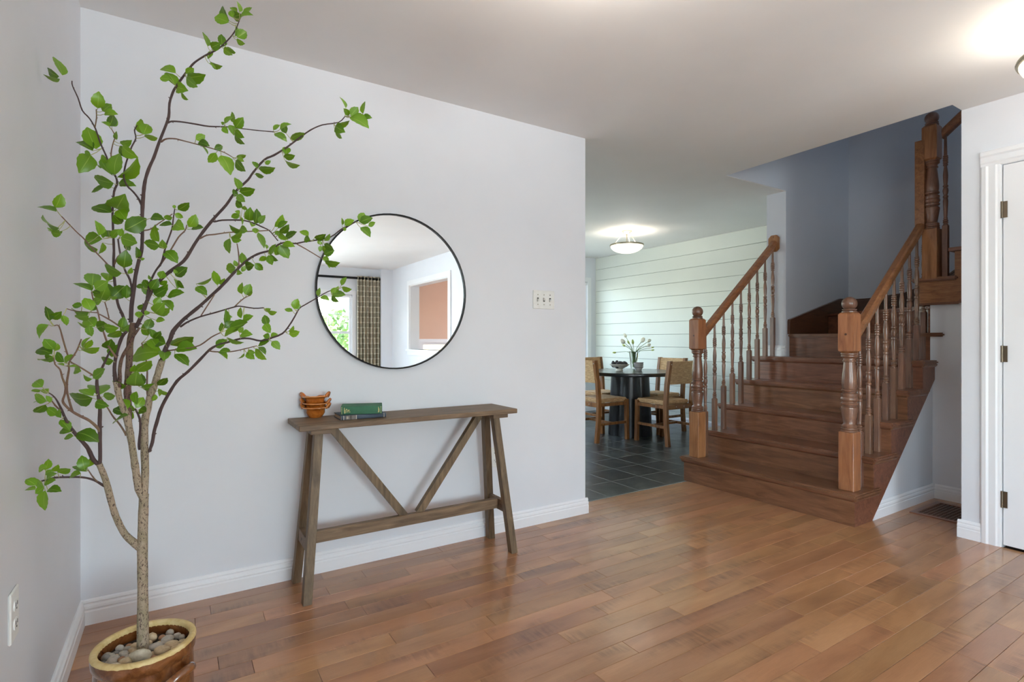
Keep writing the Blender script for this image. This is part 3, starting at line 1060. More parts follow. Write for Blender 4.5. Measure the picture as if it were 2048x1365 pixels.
# far railing (dining side)
FY = 2.795
far = thing('stair_railing', 'turned baluster railing on the dining room side ending on a rosette', 'railing', (3.515, FY, RISE))
newel_post(far, 3.518, 2.81, RISE)
for k in range(9):
    x = 3.595 + .1155 * k
    step = 1 if k == 0 else 2 + (k - 1) // 2
    baluster(far, x, FY, RISE * step, .841 + (x - 3.938) * SL)
fx = lambda x: 1.165 + (x - 3.593) * SL
handrail(far, (3.56, FY, fx(3.56)), (4.525, FY - 0.005, fx(4.525)), (0, 1, 0))
rz = fx(4.525) + 0.045
ro = obj('rosette', prism([(FY - .03, rz - .075), (FY + .02, rz - .075), (FY + .045, rz - .05), (FY + .045, rz + .05), (FY + .02, rz + .075), (FY - .03, rz + .075), (FY - .055, rz + .05), (FY - .055, rz - .05)],
                         'X', 4.522, 4.54, bev=0.003), 'newel', far)
for pz in (rz - .05, rz + .058):
    plug = lathe([(.0045, -.001), (.0045, .001)], 0, 0, 8)
    bmesh.ops.rotate(plug, verts=plug.verts[:], matrix=Matrix.Rotation(PI / 2, 3, 'Y'))
    bmesh.ops.translate(plug, verts=plug.verts[:], vec=(4.5215, FY - .005, pz))
    obj('wood_plug', plug, 'skirt', ro)
for x, y in ((3.54, NY), (3.518, 2.81)):
    plug = lathe([(.007, -.001), (.007, .002)], 0, 0, 10)
    bmesh.ops.rotate(plug, verts=plug.verts[:], matrix=Matrix.Rotation(PI / 2, 3, 'Y'))
    bmesh.ops.translate(plug, verts=plug.verts[:], vec=(x - .0455, y, RISE + 0.965))
    obj('screw_plug', plug, 'skirt', near if y < 2 else far)

# ---- floor vent
v = thing('floor_vent', 'brown wooden egg crate floor vent beside the stairs', 'vent', (4.25, 1.43, 0))
vx0, vx1, vy0, vy1 = 4.045, 4.475, 1.295, 1.56
obj('vent_frame', many_boxes([(vx0, vx1, vy0, vy0 + .03, 0, .007), (vx0, vx1, vy1 - .03, vy1, 0, .007), (vx0, vx0 + .035, vy0 + .03, vy1 - .03, 0, .007), (vx1 - .035, vx1, vy0 + .03, vy1 - .03, 0, .007)]), 'stair', v)
obj('duct_shade', box(vx0 + .03, vx1 - .03, vy0 + .025, vy1 - .025, 0.0, 0.0012), 'dark', v)  # thin dark sheet painted as the shade below the slats
for i in range(1, 15):
    xx = vx0 + .035 + (vx1 - vx0 - .07) * i / 15
    obj('slat', box(xx - .003, xx + .003, vy0 + .03, vy1 - .03, .0012, .0042), 'skirt', v)
for i in range(1, 9):
    yy = vy0 + .03 + (vy1 - vy0 - .06) * i / 9
    obj('slat', box(vx0 + .035, vx1 - .035, yy - .003, yy + .003, .0012, .0045), 'skirt', v)

# ================================================================== CONSOLE TABLE
con = thing('console_table', 'weathered brown wooden console table with splayed legs and V brace under the mirror', 'console table', (0.99, 2.53, 0))
obj('tabletop', box(0.44, 1.54, 2.39, 2.664, 0.736, 0.76, 0.0025), 'console', con)
legs = [((.47, 2.39, 0), (.5355, 2.475, .714)), ((.472, 2.634, 0), (.532, 2.585, .714)), ((1.511, 2.39, 0), (1.448, 2.475, .714)), ((1.514, 2.634, 0), (1.453, 2.585, .714))]
for p, q in legs:
    obj('leg', level_bar(p, q, .037, .04, 0.0015), 'console_v', con)
for xa, xb in ((.495, .583), (1.412, 1.502)):
    obj('batten', box(xa, xb, 2.425, 2.63, .712, .7355, 0.0015), 'console', con)
for x in (.488, 1.496):
    cs = obj('cross_stretcher', box(x - .012, x + .012, 2.428, 2.602, .203, .262, 0.0015), 'console', con)
    bo = lathe([(.006, -.0128), (.006, .0128)], 0, 0, 8)
    bmesh.ops.rotate(bo, verts=bo.verts[:], matrix=Matrix.Rotation(PI / 2, 3, 'Y'))
    bmesh.ops.translate(bo, verts=bo.verts[:], vec=(x, 2.53, .232))
    obj('bolt', bo, 'black_metal', cs)
obj('stretcher', box(.501, 1.483, 2.497, 2.527, .211, .263, 0.0015), 'console', con)
obj('brace', bar((.607, 2.525, .722), (.956, 2.525, .256), .03, .036, (0, 1, 0)), 'console_v', con)
obj('brace', bar((1.378, 2.525, .722), (1.032, 2.525, .256), .03, .036, (0, 1, 0)), 'console_v', con)

# ---- round mirror
mc = Vector((0.968, 0, 1.378))
mir = thing('wall_mirror', 'large round wall mirror in a thin black metal frame', 'mirror', (0.968, WY, 1.378))
n = 72
bm = bmesh.new()
ring = [bm.verts.new((mc.x + .398 * math.cos(2 * PI * i / n), WY - .016, mc.z + .398 * math.sin(2 * PI * i / n))) for i in range(n)]
bm.faces.new(ring)
bmesh.ops.recalc_face_normals(bm, faces=bm.faces[:])
mg = obj('mirror_glass', bm, 'mirror', mir)
bm = bmesh.new()
sec = [(.396, -.002), (.396, -.024), (.403, -.026), (.403, -.002)]
rings = [[bm.verts.new((mc.x + r * math.cos(2 * PI * i / n), WY + y, mc.z + r * math.sin(2 * PI * i / n))) for r, y in sec] for i in range(n)]
for i in range(n):
    a, b = rings[i], rings[(i + 1) % n]
    for k in range(4):
        bm.faces.new((a[k], a[(k + 1) % 4], b[(k + 1) % 4], b[k]))
obj('mirror_frame', bm, 'black_metal', mir, smooth=True, angle=40)

# ---- light switch and outlets
sw = thing('light_switch', 'white triple toggle light switch plate right of the mirror', 'light switch', (1.92, WY, 1.375))
obj('plate', box(1.839, 2.002, WY - .006, WY, 1.318, 1.432, 0.003), 'white_plastic', sw)
for k in (-1, 0, 1):
    x = 1.9205 + k * .046
    tg = obj('toggle', bar((x, WY - .004, 1.375), (x, WY - .016, 1.366 if k else 1.384), .009, .012, (1, 0, 0)), 'white_plastic', sw)
    obj('toggle_slot', box(x - .0065, x + .0065, WY - .0072, WY - .0055, 1.363, 1.387), 'slot', tg)
    for dz in (-.03, .03):
        s_ = lathe([(.0035, -.0008), (.0035, .0008)], 0, 0, 8)
        bmesh.ops.rotate(s_, verts=s_.verts[:], matrix=Matrix.Rotation(PI / 2, 3, 'X'))
        bmesh.ops.translate(s_, verts=s_.verts[:], vec=(x, WY - .0064, 1.375 + dz))
        obj('screw', s_, 'slot' if (k == 1 and dz > 0) else 'nickel', sw)


def outlet(label, x, y, z, rotz):
    t = thing('wall_outlet', label, 'outlet', (0, 0, 0))
    obj('plate', box(-.036, .036, -.006, 0, -.058, .058, 0.003), 'white_plastic', t)
    for dz in (-.021, .021):
        poly = [(.0165 * math.cos(a), dz + max(-.0125, min(.0125, .0165 * math.sin(a)))) for a in [2 * PI * i / 20 for i in range(20)]]
        r_ = obj('receptacle', prism(poly, 'Y', -.0085, -.0055), 'white_plastic', t)
        obj('slot', box(-.0075, -.0055, -.0092, -.008, dz - .001, dz + .0075), 'slot', r_)
        obj('slot', box(.0055, .0075, -.0092, -.008, dz - .001, dz + .0075), 'slot', r_)
        g = lathe([(.0025, -.0004), (.0025, .0004)], 0, 0, 8)
        bmesh.ops.rotate(g, verts=g.verts[:], matrix=Matrix.Rotation(PI / 2, 3, 'X'))
        bmesh.ops.translate(g, verts=g.verts[:], vec=(0, -.0088, dz - .007))
        obj('slot', g, 'slot', r_)
    t.location = (x, y, z)
    t.rotation_euler = (0, 0, rotz)
    return t


outlet('white duplex outlet behind the console table leg', 1.572, WY, 0.444, 0)
outlet('white duplex outlet low on the left wall beside the crock', WL, 1.648, 0.494, PI / 2)

# ---- terracotta bowls
M['terracotta'] = None


def glaze_mat(name, a, b, c, rough=0.2):
    m, nt, bs = new_mat(name)
    n1 = noise(nt, coords(nt, 'Position', (1, 1, 1)), 24.0, 5, 0.6, 1.0)
    nt.links.new(ramp(nt, n1, [(0.3, a), (0.5, b), (0.7, c)]), bs.inputs['Base Color'])
    bs.inputs['Roughness'].default_value = rough
    bs.inputs['Coat Weight'].default_value = 0.6
    bs.inputs['Coat Roughness'].default_value = 0.08
    bump(nt, bs, n1, 0.1, 0.002)
    return m


M['terracotta'] = glaze_mat('glazed_terracotta', srgb(140, 72, 22), srgb(182, 102, 36), srgb(202, 124, 52))
M['terracotta_rim'] = glaze_mat('terracotta_rim', srgb(170, 96, 44), srgb(206, 134, 74), srgb(220, 154, 94))
M['brownglaze'] = glaze_mat('brown_salt_glaze', srgb(92, 52, 26), srgb(124, 76, 40), srgb(146, 94, 54), 0.16)
bp = at_z(631.2, 835, 0.76)


def bowl(cx, cy, z, tilt, rot, label):
    t = thing('terracotta_bowl', label, 'bowl', (0, 0, 0), 'nested terracotta bowls on the console')
    prof = [(0, 0), (.028, 0), (.030, .003), (.037, .012), (.0425, .022), (.043, .034), (.047, .040), (.058, .045), (.059, .049), (.055, .0495), (.047, .043), (.042, .030), (.035, .015), (.026, .006), (0, .006)]
    obj('bowl_body', lathe(prof, 0, 0, 28, cap=False), 'terracotta', t, smooth=True, angle=50)
    obj('rim', tube([(.0572 * math.cos(2 * PI * i / 28), .0572 * math.sin(2 * PI * i / 28), .047) for i in range(28)], .0034, 6, closed=True), 'terracotta_rim', t, smooth=True)
    for s in (-1, 1):
        pts = []
        for i in range(9):
            a = PI * i / 8
            pts.append((s * (.052 + .014 * math.sin(a)), .017 * math.cos(a), .043 + .021 * math.sin(a)))
        obj('handle', tube(pts, .0065, 8), 'terracotta', t, smooth=True)
    t.location = (cx, cy, z)
    t.rotation_euler = (tilt, tilt * 0.6, rot)
    return t


bowl(bp.x, bp.y, 0.7605, 0, -0.5, 'lowest of three nested orange terracotta bowls on the console')
bowl(bp.x, bp.y, 0.7815, 0.02, -0.42, 'middle of three nested orange terracotta bowls on the console')
bowl(bp.x - .001, bp.y, 0.8115, -0.05, -0.55, 'topmost of three nested orange terracotta bowls on the console')

# ---- books
def cloth_mat(name, col, rough=0.75):
    m, nt, bs = new_mat(name)
    v = coords(nt, 'Object', (1, 1, 1))
    n1 = noise(nt, v, 14.0, 4, 0.6)
    c2 = tuple(x * 0.78 for x in col[:3]) + (1,)
    nt.links.new(ramp(nt, n1, [(0.3, c2), (0.65, col)]), bs.inputs['Base Color'])
    bs.inputs['Roughness'].default_value = rough
    bump(nt, bs, noise(nt, v, 900, 2), 0.2, 0.0008)
    return m


M['green_cloth'] = cloth_mat('green_book_cloth', srgb(60, 112, 84))
M['blue_cloth'] = cloth_mat('blue_book_cloth', srgb(72, 84, 98))
M['grey_leather'] = cloth_mat('spine_leather', srgb(120, 112, 108))
M['pages'] = cloth_mat('page_block', srgb(196, 170, 138))
M['gold'] = plain('gold_stamping', srgb(226, 208, 140), 0.35, 0.3)
M['cream'] = plain('cream_label', srgb(214, 200, 182), 0.6)


def book(label, fl, fr, depth, t, mat, group, deco):
    fl, fr = Vector(fl), Vector(fr)
    L = (fr - fl).length
    ang = math.atan2(fr.y - fl.y, fr.x - fl.x)
    b = thing('book', label, 'book', (0, 0, 0), group)
    cover = bmesh.new()
    bx(cover, 0, L, 0.004, depth, 0, .0025)
    bx(cover, 0, L, 0.004, depth, t - .0025, t)
    sp = [(0.004, 0), (0.0012, .002), (0, t * .25), (-.0008, t * .5), (0, t * .75), (.0012, t - .002), (.004, t), (.006, t - .002), (.006, .002)]
    prism(sp, 'X', 0, L, cover)
    obj('cover', cover, mat, b)
    obj('page_block', box(.003, L - .003, .006, depth - .004, .0026, t - .0026), 'pages', b)
    for x0, x1, z0, z1, m_ in deco:
        obj('stamping', box(x0 * L, x1 * L, -.0016, .001, z0 * t, z1 * t), m_, b)
    b.location = fl
    b.rotation_euler = (0, 0, ang)
    return b


k = .09766
zb = 0.7605
b1l, b1r = at_z(590 + 935 * k, 780 + 630 * k, zb), at_z(590 + 1862 * k, 780 + 560 * k, zb)
dir1 = (b1r - b1l).normalized()
book('thin slate blue book with a banded spine under the green book', b1l, b1l + dir1 * (b1r - b1l).length, .135, .0205, 'blue_cloth', 'old books on the console',
     [(0.0, .02, .1, .9, 'grey_leather'), (.06, .072, .05, .95, 'cream'), (.10, .33, .05, .95, 'grey_leather'), (.125, .165, .2, .8, 'cream'), (.20, .235, .2, .8, 'cream'), (.33, .343, .05, .95, 'cream'), (.95, .96, .05, .95, 'cream')])
b2l, b2r = at_z(590 + 937 * k, 780 + 518 * k, zb + .021), at_z(590 + 1785 * k, 780 + 490 * k, zb + .021)
g = []
for zz in range(5):
    g.append((.02, .03, .08 + zz * .18, .2 + zz * .18, 'gold'))
    g.append((.965, .975, .08 + zz * .18, .2 + zz * .18, 'gold'))
g += [(.08, .092, .3, .85, 'gold'), (.105, .115, .2, .6, 'gold'), (.125, .15, .62, .7, 'gold'), (.14, .15, .25, .62, 'gold'), (.17, .18, .3, .6, 'gold'), (.185, .21, .5, .58, 'gold'), (.2, .225, .3, .38, 'gold'), (.08, .1, .18, .26, 'gold'),
      (.905, .915, .3, .85, 'gold'), (.92, .93, .25, .65, 'gold'), (.895, .925, .2, .28, 'gold')]
book('thick green cloth book with gilt stamped spine on top of the blue book', b2l, b2r, .118, .038, 'green_cloth', 'old books on the console', g)


# ================================================================== CEILING LAMPS
def ceiling_lamp(label, x, y, power, s=1.0):
    t = thing('ceiling_lamp', label, 'lamp', (0, 0, 0), 'semi flush bowl lamps')
    H = 0.0
    obj('canopy', lathe([(.062, H), (.062, -.008), (.05, -.02), (.022, -.032), (.012, -.04), (.012, -.052)], 0, 0, 24), 'nickel', t, smooth=True, angle=40)
    for i in range(3):
        a = 2 * PI * i / 3 + 0.5
        ca, sa = math.cos(a), math.sin(a)
        obj('rod', tube([(.04 * ca, .04 * sa, -.02), (.16 * ca, .16 * sa, -.168)], .0035, 6), 'nickel', t)
    obj('rod', tube([(.0, .0, -.04), (.0, 0.0, -.16)], .006, 8), 'nickel', t)
    obj('rim_band', lathe([(.19, -.163), (.2, -.163), (.203, -.172), (.2, -.181), (.19, -.181)], 0, 0, 40, cap=False), 'nickel', t, smooth=True, angle=40)
    outer = [(.194 * math.cos(b), -.175 - .095 * math.sin(b)) for b in [i * PI / 2 / 10 for i in range(11)]]
    inner = [(max(r - .005, 0), z + .004) for r, z in outer[::-1]]
    obj('glass_bowl', lathe(outer + inner, 0, 0, 40, cap=False), 'lamp', t, smooth=True)
    t.location = (x, y, CZ)
    l = bpy.data.lights.new('lamp_bulb', 'POINT')
    l.energy = power
    l.color = (1.0, 0.94, 0.87)
    l.shadow_soft_size = 0.04
    lo = bpy.data.objects.new('lamp_bulb', l)
    COL.objects.link(lo)
    lo.parent = t
    lo.location = (0.05, 0.02, -.15)
    return t


ceiling_lamp('alabaster bowl ceiling lamp hanging over the black dining table', 4.585, 4.69, 5)
ceiling_lamp('alabaster bowl ceiling lamp near the white door', 3.024, 0.5715, 6)
ceiling_lamp('alabaster bowl ceiling lamp before the round mirror', 1.05, 1.12, 17)

# ================================================================== LIVING-ROOM WINDOW DRESSING
def plaid():
    m, nt, bs = new_mat('plaid_linen')
    uv = nt.nodes.new('ShaderNodeTexCoord').outputs['UV']
    sep = nt.nodes.new('ShaderNodeSeparateXYZ')
    nt.links.new(uv, sep.inputs[0])

    def bands(sock, period, width, soft=.03):
        f = nt.nodes.new('ShaderNodeMath'); f.operation = 'DIVIDE'; f.inputs[1].default_value = period
        nt.links.new(sock, f.inputs[0])
        g_ = nt.nodes.new('ShaderNodeMath'); g_.operation = 'FRACT'
        nt.links.new(f.outputs[0], g_.inputs[0])
        return ramp(nt, g_.outputs[0], [(0, (1, 1, 1, 1)), (width, (1, 1, 1, 1)), (width + soft, (0, 0, 0, 1))])
    c = mixc(nt, srgb(172, 160, 138), srgb(134, 125, 108), bands(sep.outputs[0], .16, .45))
    c = mixc(nt, c, srgb(140, 132, 114), bands(sep.outputs[1], .19, .4))
    c = mixc(nt, c, srgb(222, 214, 192), bands(sep.outputs[1], .095, .09))
    c = mixc(nt, c, srgb(214, 206, 184), bands(sep.outputs[0], .08, .08))
    nt.links.new(c, bs.inputs['Base Color'])
    bs.inputs['Roughness'].default_value = 0.9
    return m


M['plaid'] = plaid()
cur = thing('curtain', 'beige and grey plaid curtain hanging beside the living room window', 'curtain', (2.98, BACK_Y + .1, 0))
bm = bmesh.new()
uvl = bm.loops.layers.uv.new('UVMap')
NX, NZ = 90, 14
grid_v, us = [], []
for i in range(NX + 1):
    u = i / NX
    x = 2.765 + .43 * u
    col_ = []
    for j in range(NZ + 1):
        w = j / NZ
        amp = .022 + .022 * (1 - w)
        y = BACK_Y + .09 + amp * math.sin(u * 2 * PI * 7 + 0.6 * math.sin(5 * u)) + .004 * math.sin(u * 31)
        col_.append(bm.verts.new((x, y, .02 + 2.27 * w)))
    grid_v.append(col_)
for i in range(NX):
    for j in range(NZ):
        f = bm.faces.new((grid_v[i][j], grid_v[i + 1][j], grid_v[i + 1][j + 1], grid_v[i][j + 1]))
        for lp, (a, b_) in zip(f.loops, ((i, j), (i + 1, j), (i + 1, j + 1), (i, j + 1))):
            lp[uvl].uv = (a / NX * .8, b_ / NZ * 2.27)
obj('fabric', bm, 'plaid', cur, smooth=True)
rod = tag(obj('curtain_rod', tube([(.05, BACK_Y + .09, 2.25), (3.19, BACK_Y + .09, 2.25)], .022, 10), 'black_metal', None, smooth=True), 'black curtain rod above the living room window', 'curtain rod')
for x in (.12, 2.72):
    bracket = bar((x, BACK_Y, 2.25), (x, BACK_Y + .09, 2.25), .012, .02, (1, 0, 0))
    obj('bracket', bracket, 'black_metal', rod)
th = thing('light_switch', 'white single light switch on the side wall seen in the mirror', 'light switch', (SIDE_X, -1.36, 1.375))
obj('plate', box(SIDE_X - .006, SIDE_X, -1.396, -1.324, 1.318, 1.432, .003), 'white_plastic', th)
obj('toggle', box(SIDE_X - .014, SIDE_X - .005, -1.366, -1.354, 1.368, 1.384), 'white_plastic', th)

# ================================================================== DINING SET
TCX, TCY = 4.58, 4.63
tb = thing('dining_table', 'round black dining table on a clustered column pedestal', 'table', (TCX, TCY, 0))
obj('tabletop', lathe([(0, .72), (.535, .72), (.548, .724), (.55, .73), (.55, .754), (.546, .76), (0, .76)], TCX, TCY, 64, cap=False), 'black_table', tb, smooth=True, angle=35)
for a in (45, 135, 225, 315):
    a = math.radians(a)
    cx_, cy_ = TCX + .11 * math.cos(a), TCY + .11 * math.sin(a)
    obj('pedestal_column', lathe([(0.148, 0), (.148, .02), (.112, .70), (.112, .72)], cx_, cy_, 32), 'black_table', tb, smooth=True, angle=40)


def make_chair():
    t = thing('dining_chair', 'chair', 'chair', (0, 0, 0), 'rush seat chairs around the black table')
    # faces +Y; origin on the floor under the seat
    for s in (-1, 1):
        bm = bmesh.new()
        path = [(-.235, 0), (-.212, .22), (-.205, .44), (-.222, .66), (-.262, .905)]
        hw = .019
        rows = []
        for y, z in path:
            rows.append([bm.verts.new((s * .203 + dx, y + dy, z)) for dx, dy in ((-hw, -.022), (hw, -.022), (hw, .022), (-hw, .022))])
        for a, b in zip(rows, rows[1:]):
            for i in range(4):
                bm.faces.new((a[i], a[(i + 1) % 4], b[(i + 1) % 4], b[i]))
        bm.faces.new(rows[0][::-1])
        bm.faces.new(rows[-1])
        bk = obj('leg', bm, 'chair', t)
        obj('leg', level_bar((s * .205, .215, 0), (s * .203, .205, .46), .04, .04, .002), 'chair', t)
        obj('side_stretcher', box(s * .203 - .012, s * .203 + .012, -.2, .2, .185, .213), 'chair', t)
        obj('seat_rail', box(s * .203 - .014, s * .203 + .014, -.19, .19, .395, .43), 'chair', t)
        for zz in (.87, ):
            obj('stud', box(s * .203 - .004, s * .203 + .004, -.287, -.28, zz - .004, zz + .004), 'cream', bk)
    obj('cross_stretcher', box(-.2, .2, -.012, .012, .187, .211), 'chair', t)
    rr = obj('rear_rail', box(-.186, .186, -.222, -.192, .385, .435, .002), 'chair', t)
    for x in (-.06, .06):
        obj('stud', box(x - .004, x + .004, -.225, -.221, .408, .416), 'cream', rr)
    # envelope-woven seat: four wedges sloping to the centre
    bm = bmesh.new()
    c = [(-.19, -.185), (.19, -.185), (.2, .225), (-.2, .225)]
    top = [bm.verts.new((x, y, .478)) for x, y in c]
    bot = [bm.verts.new((x, y, .432)) for x, y in c]
    mid = bm.verts.new((0, .02, .468))
    for i in range(4):
        bm.faces.new((top[i], top[(i + 1) % 4], mid))
        bm.faces.new((bot[i], bot[(i + 1) % 4], top[(i + 1) % 4], top[i]))
    bm.faces.new(bot)
    bmesh.ops.bevel(bm, geom=[e for e in bm.edges if mid not in e.verts], offset=.012, segments=2, affect='EDGES')
    obj('seat', bm, 'rush', t)
    bm = bmesh.new()
    lo, hi = (-.224, .655), (-.262, .9)
    front = [(-.19, lo), (.19, lo), (.19, hi), (-.19, hi)]
    F_ = [bm.verts.new((x, yz[0] + .018, yz[1])) for x, yz in front]
    B_ = [bm.verts.new((x, yz[0] - .018, yz[1])) for x, yz in front]
    mf = bm.verts.new((0, -.243 + .012, .778))
    mb = bm.verts.new((0, -.243 - .012, .778))
    for i in range(4):
        j = (i + 1) % 4
        bm.faces.new((F_[i], F_[j], mf))
        bm.faces.new((B_[j], B_[i], mb))
        bm.faces.new((F_[j], F_[i], B_[i], B_[j]))
    obj('backrest', bm, 'rush', t)
    return t


ch = make_chair()
spots = [((4.585, 4.11), 0, 'rush seat dining chair standing beside the staircase rail with its back to the hall'),
         ((4.12, 4.635), -PI / 2, 'rush seat dining chair half hidden by the end of the mirror wall'),
         ((5.07, 4.64), PI / 2, 'rush seat dining chair with its back to the shiplap wall'),
         ((4.59, 5.14), PI, 'rush seat dining chair with its back to the dining room window')]
for i, ((x, y), r, lab) in enumerate(spots):
    o = ch if i == 0 else copy_tree(ch)
    o.location = (x, y, 0)
    o.rotation_euler = (0, 0, r)
    o['label'] = lab

# fruit bowl, avocados
M['stoneware'] = plain('speckled_stoneware', srgb(224, 218, 204), 0.4)
M['avocado'] = plain('avocado_skin', srgb(44, 38, 40), 0.45)
M['white_ware'] = plain('white_stoneware', srgb(240, 235, 232), 0.4)
M['dark_rim'] = plain('dark_rim', srgb(84, 76, 84), 0.5)
TZ = .76
c0 = at_z(1239, 741.5, TZ)
fb = thing('fruit_bowl', 'footed cream stoneware bowl of avocados on the dining table', 'bowl', c0)
obj('bowl_body', lathe([(0, TZ), (.043, TZ), (.043, TZ + .006), (.036, TZ + .016), (.04, TZ + .022), (.09, TZ + .05), (.12, TZ + .074), (.12, TZ + .078), (.112, TZ + .076), (.06, TZ + .04), (0, TZ + .028)], c0.x, c0.y, 40, cap=False), 'stoneware', fb, smooth=True, angle=50)
ra = random.Random(3)
rt = Vector((CR[0], CR[1], 0))
fw = Vector((CF[0], CF[1], 0))
av_mesh = None
for i, (u, w_, h) in enumerate([(-.075, -.01, .075), (-.035, .02, .078), (.022, -.02, .082), (.07, .01, .08), (.0, .05, .07), (-.03, -.045, .066)]):
    prof = []
    for j in range(11):
        a = PI * j / 10
        r = .028 * math.sin(a) * (1 + .22 * math.cos(a))
        prof.append((r, -.04 * math.cos(a) * (1.0 if a < PI / 2 else 1.2)))
    bm = lathe(prof, 0, 0, 14, cap=False)
    o = tag(obj('avocado', bm, 'avocado', None, smooth=True), '%s avocado in the footed cream bowl' % ['dark purple', 'dark purple', 'pointed upright', 'round', 'rearmost half hidden', 'low'][i] if i > 1 else 'dark purple avocado in the footed cream bowl', 'avocado', 'avocados in the footed bowl')
    o.location = c0 + rt * u + fw * w_ + Vector((0, 0, h))
    o.rotation_euler = (ra.uniform(-.9, .9), ra.uniform(-.9, .9), ra.uniform(0, 6))
# nested small bowls
c1 = at_z(1277, 741.5, TZ)
for i, zo in enumerate((0, .022, .037, .05)):
    t = thing('small_bowl', ['lowest', 'second', 'third', 'topmost'][i] + ' of the nested white bowls with dark rims on the dining table', 'bowl', (c1.x, c1.y, TZ + zo), 'nested white bowls on the dining table')
    z0 = TZ + zo + .0005
    obj('bowl_body', lathe([(0, z0), (.034, z0), (.042, z0 + .02), (.058, z0 + .042), (.0605, z0 + .044), (.0565, z0 + .044), (.041, z0 + .023), (.03, z0 + .006), (0, z0 + .006)], c1.x, c1.y, 32, cap=False), 'white_ware', t, smooth=True, angle=50)
    obj('rim', lathe([(.0575, z0 + .0425), (.0615, z0 + .0425), (.062, z0 + .0465), (.0575, z0 + .0465)], c1.x, c1.y, 32, cap=False), 'dark_rim', t)
# vase with tulips
c2 = at_z(1268, 738.0, TZ)
vs = tag(obj('glass_vase', lathe([(0, TZ + .001), (.04, TZ + .001), (.044, TZ + .006), (.046, TZ + .05), (.066, TZ + .22), (.0645, TZ + .221), (.043, TZ + .05), (.038, TZ + .012), (0, TZ + .012)], c2.x, c2.y, 32, cap=False), 'vase', None, smooth=True, angle=50),
         'clear flared glass vase of white tulips on the dining table', 'vase')
M['stem'] = plain('tulip_stem', srgb(98, 128, 52), 0.5)
M['blade'] = plain('tulip_leaf', srgb(84, 122, 36), 0.5)
M['petal'] = plain('tulip_petal', srgb(240, 238, 220), 0.6)
M['bud'] = plain('tulip_bud', srgb(190, 204, 120), 0.6)


def tz_px(zx, zy, dz=0):
    dep = c2.x * CF[0] + c2.y * CF[1] + dz
    return at_depth(1210 + zx * .06958, 655 + zy * .06958, dep)


mouth = Vector((c2.x, c2.y, TZ + .2))
heads = [(595, 270, 1, 0.9), (540, 430, 1, 1.2), (690, 460, 0, .8), (805, 455, 0, 1.0), (1065, 400, 1, 1.15), (1245, 410, 1, .95), (1225, 530, 1, .9), (1340, 590, 0, .6), (1340, 660, 0, .6), (300, 725, 0, .75), (570, 540, 0, .75)]
rt2 = random.Random(5)
TULIP_LABELS = ['white tulip standing tallest in the glass vase', 'fullest white tulip leaning out over the avocado bowl', 'greenish tulip bud beside the tallest tulip stem', 'half open greenish tulip in the middle of the bunch',
        'large upright white tulip on the staircase side of the bunch', 'white tulip on a long stem leaning towards the staircase', 'drooping pale tulip just below the leaning white one',
        'small upper green bud reaching out towards the staircase', 'small lower green bud reaching out towards the staircase', 'lone green bud drooping over the avocado bowl', 'small bud tucked under the fullest white tulip']
for i, (hx, hy, full, s) in enumerate(heads):
    dz = rt2.uniform(-.06, .08)
    hp = tz_px(hx, hy, dz)
    foot = Vector((c2.x + rt2.uniform(-.02, .02), c2.y + rt2.uniform(-.02, .02), TZ + .02))
    out = (hp - mouth)
    mid = mouth + Vector((out.x * .28, out.y * .28, max(out.z, .0) * .25 + .01))
    t = thing('tulip', TULIP_LABELS[i], 'flower', foot, 'white tulips in the vase')
    path = smooth_path([tuple(foot), tuple(foot.lerp(mid, .6)), tuple(mid), tuple(mid.lerp(hp, .6) + Vector((0, 0, .006))), tuple(hp)], 3)
    obj('stem', tube(path, .0028, 6), 'stem', t, smooth=True)
    d = (hp - mid).normalized()
    prof = [(0.0, -.018), (.008, -.016), (.016, -.004), (.0165, .008), (.012, .022), (.004, .03), (0, .031)]
    bm = lathe([(r * s * (1.4 if full else .95), z * s * 1.25) for r, z in prof], 0, 0, 12, cap=False)
    for v_ in bm.verts:
        an = math.atan2(v_.co.y, v_.co.x)
        k_ = 1 + .1 * math.sin(3 * an)
        v_.co.x *= k_
        v_.co.y *= k_
        if v_.co.z > .015 * s:
            v_.co.z += .004 * s * math.sin(3 * an)
    rq = Vector((0, 0, 1)).rotation_difference(d).to_matrix()
    bmesh.ops.rotate(bm, verts=bm.verts[:], matrix=rq)
    bmesh.ops.translate(bm, verts=bm.verts[:], vec=hp + d * .008)
    obj('bloom', bm, 'petal' if full else 'bud', t, smooth=True)
    # one long leaf each
    tip = mouth + Vector((out.x * rt2.uniform(.25, .55), out.y * rt2.uniform(.25, .55), rt2.uniform(.02, .1)))
    side = d.cross(Vector((0, 0, 1)))
    if side.length < .1:
        side = rt.copy()
    side.normalize()
    bm = bmesh.new()
    rows = []
    base = foot + Vector((0, 0, .05))
    for j in range(7):
        w_ = j / 6
        p = base.lerp(mouth, min(1, w_ * 1.6)) if w_ < .6 else mouth.lerp(tip, (w_ - .6) / .4)
        hw = .019 * math.sin(PI * min(1, w_ * .92 + .08)) + .0005
        rows.append((bm.verts.new(p - side * hw), bm.verts.new(p + Vector((0, 0, -.003))), bm.verts.new(p + side * hw)))
    for a, b in zip(rows, rows[1:]):
        bm.faces.new((a[0], a[1], b[1], b[0]))
        bm.faces.new((a[1], a[2], b[2], b[1]))
    obj('leaf', bm, 'blade', t, smooth=True)

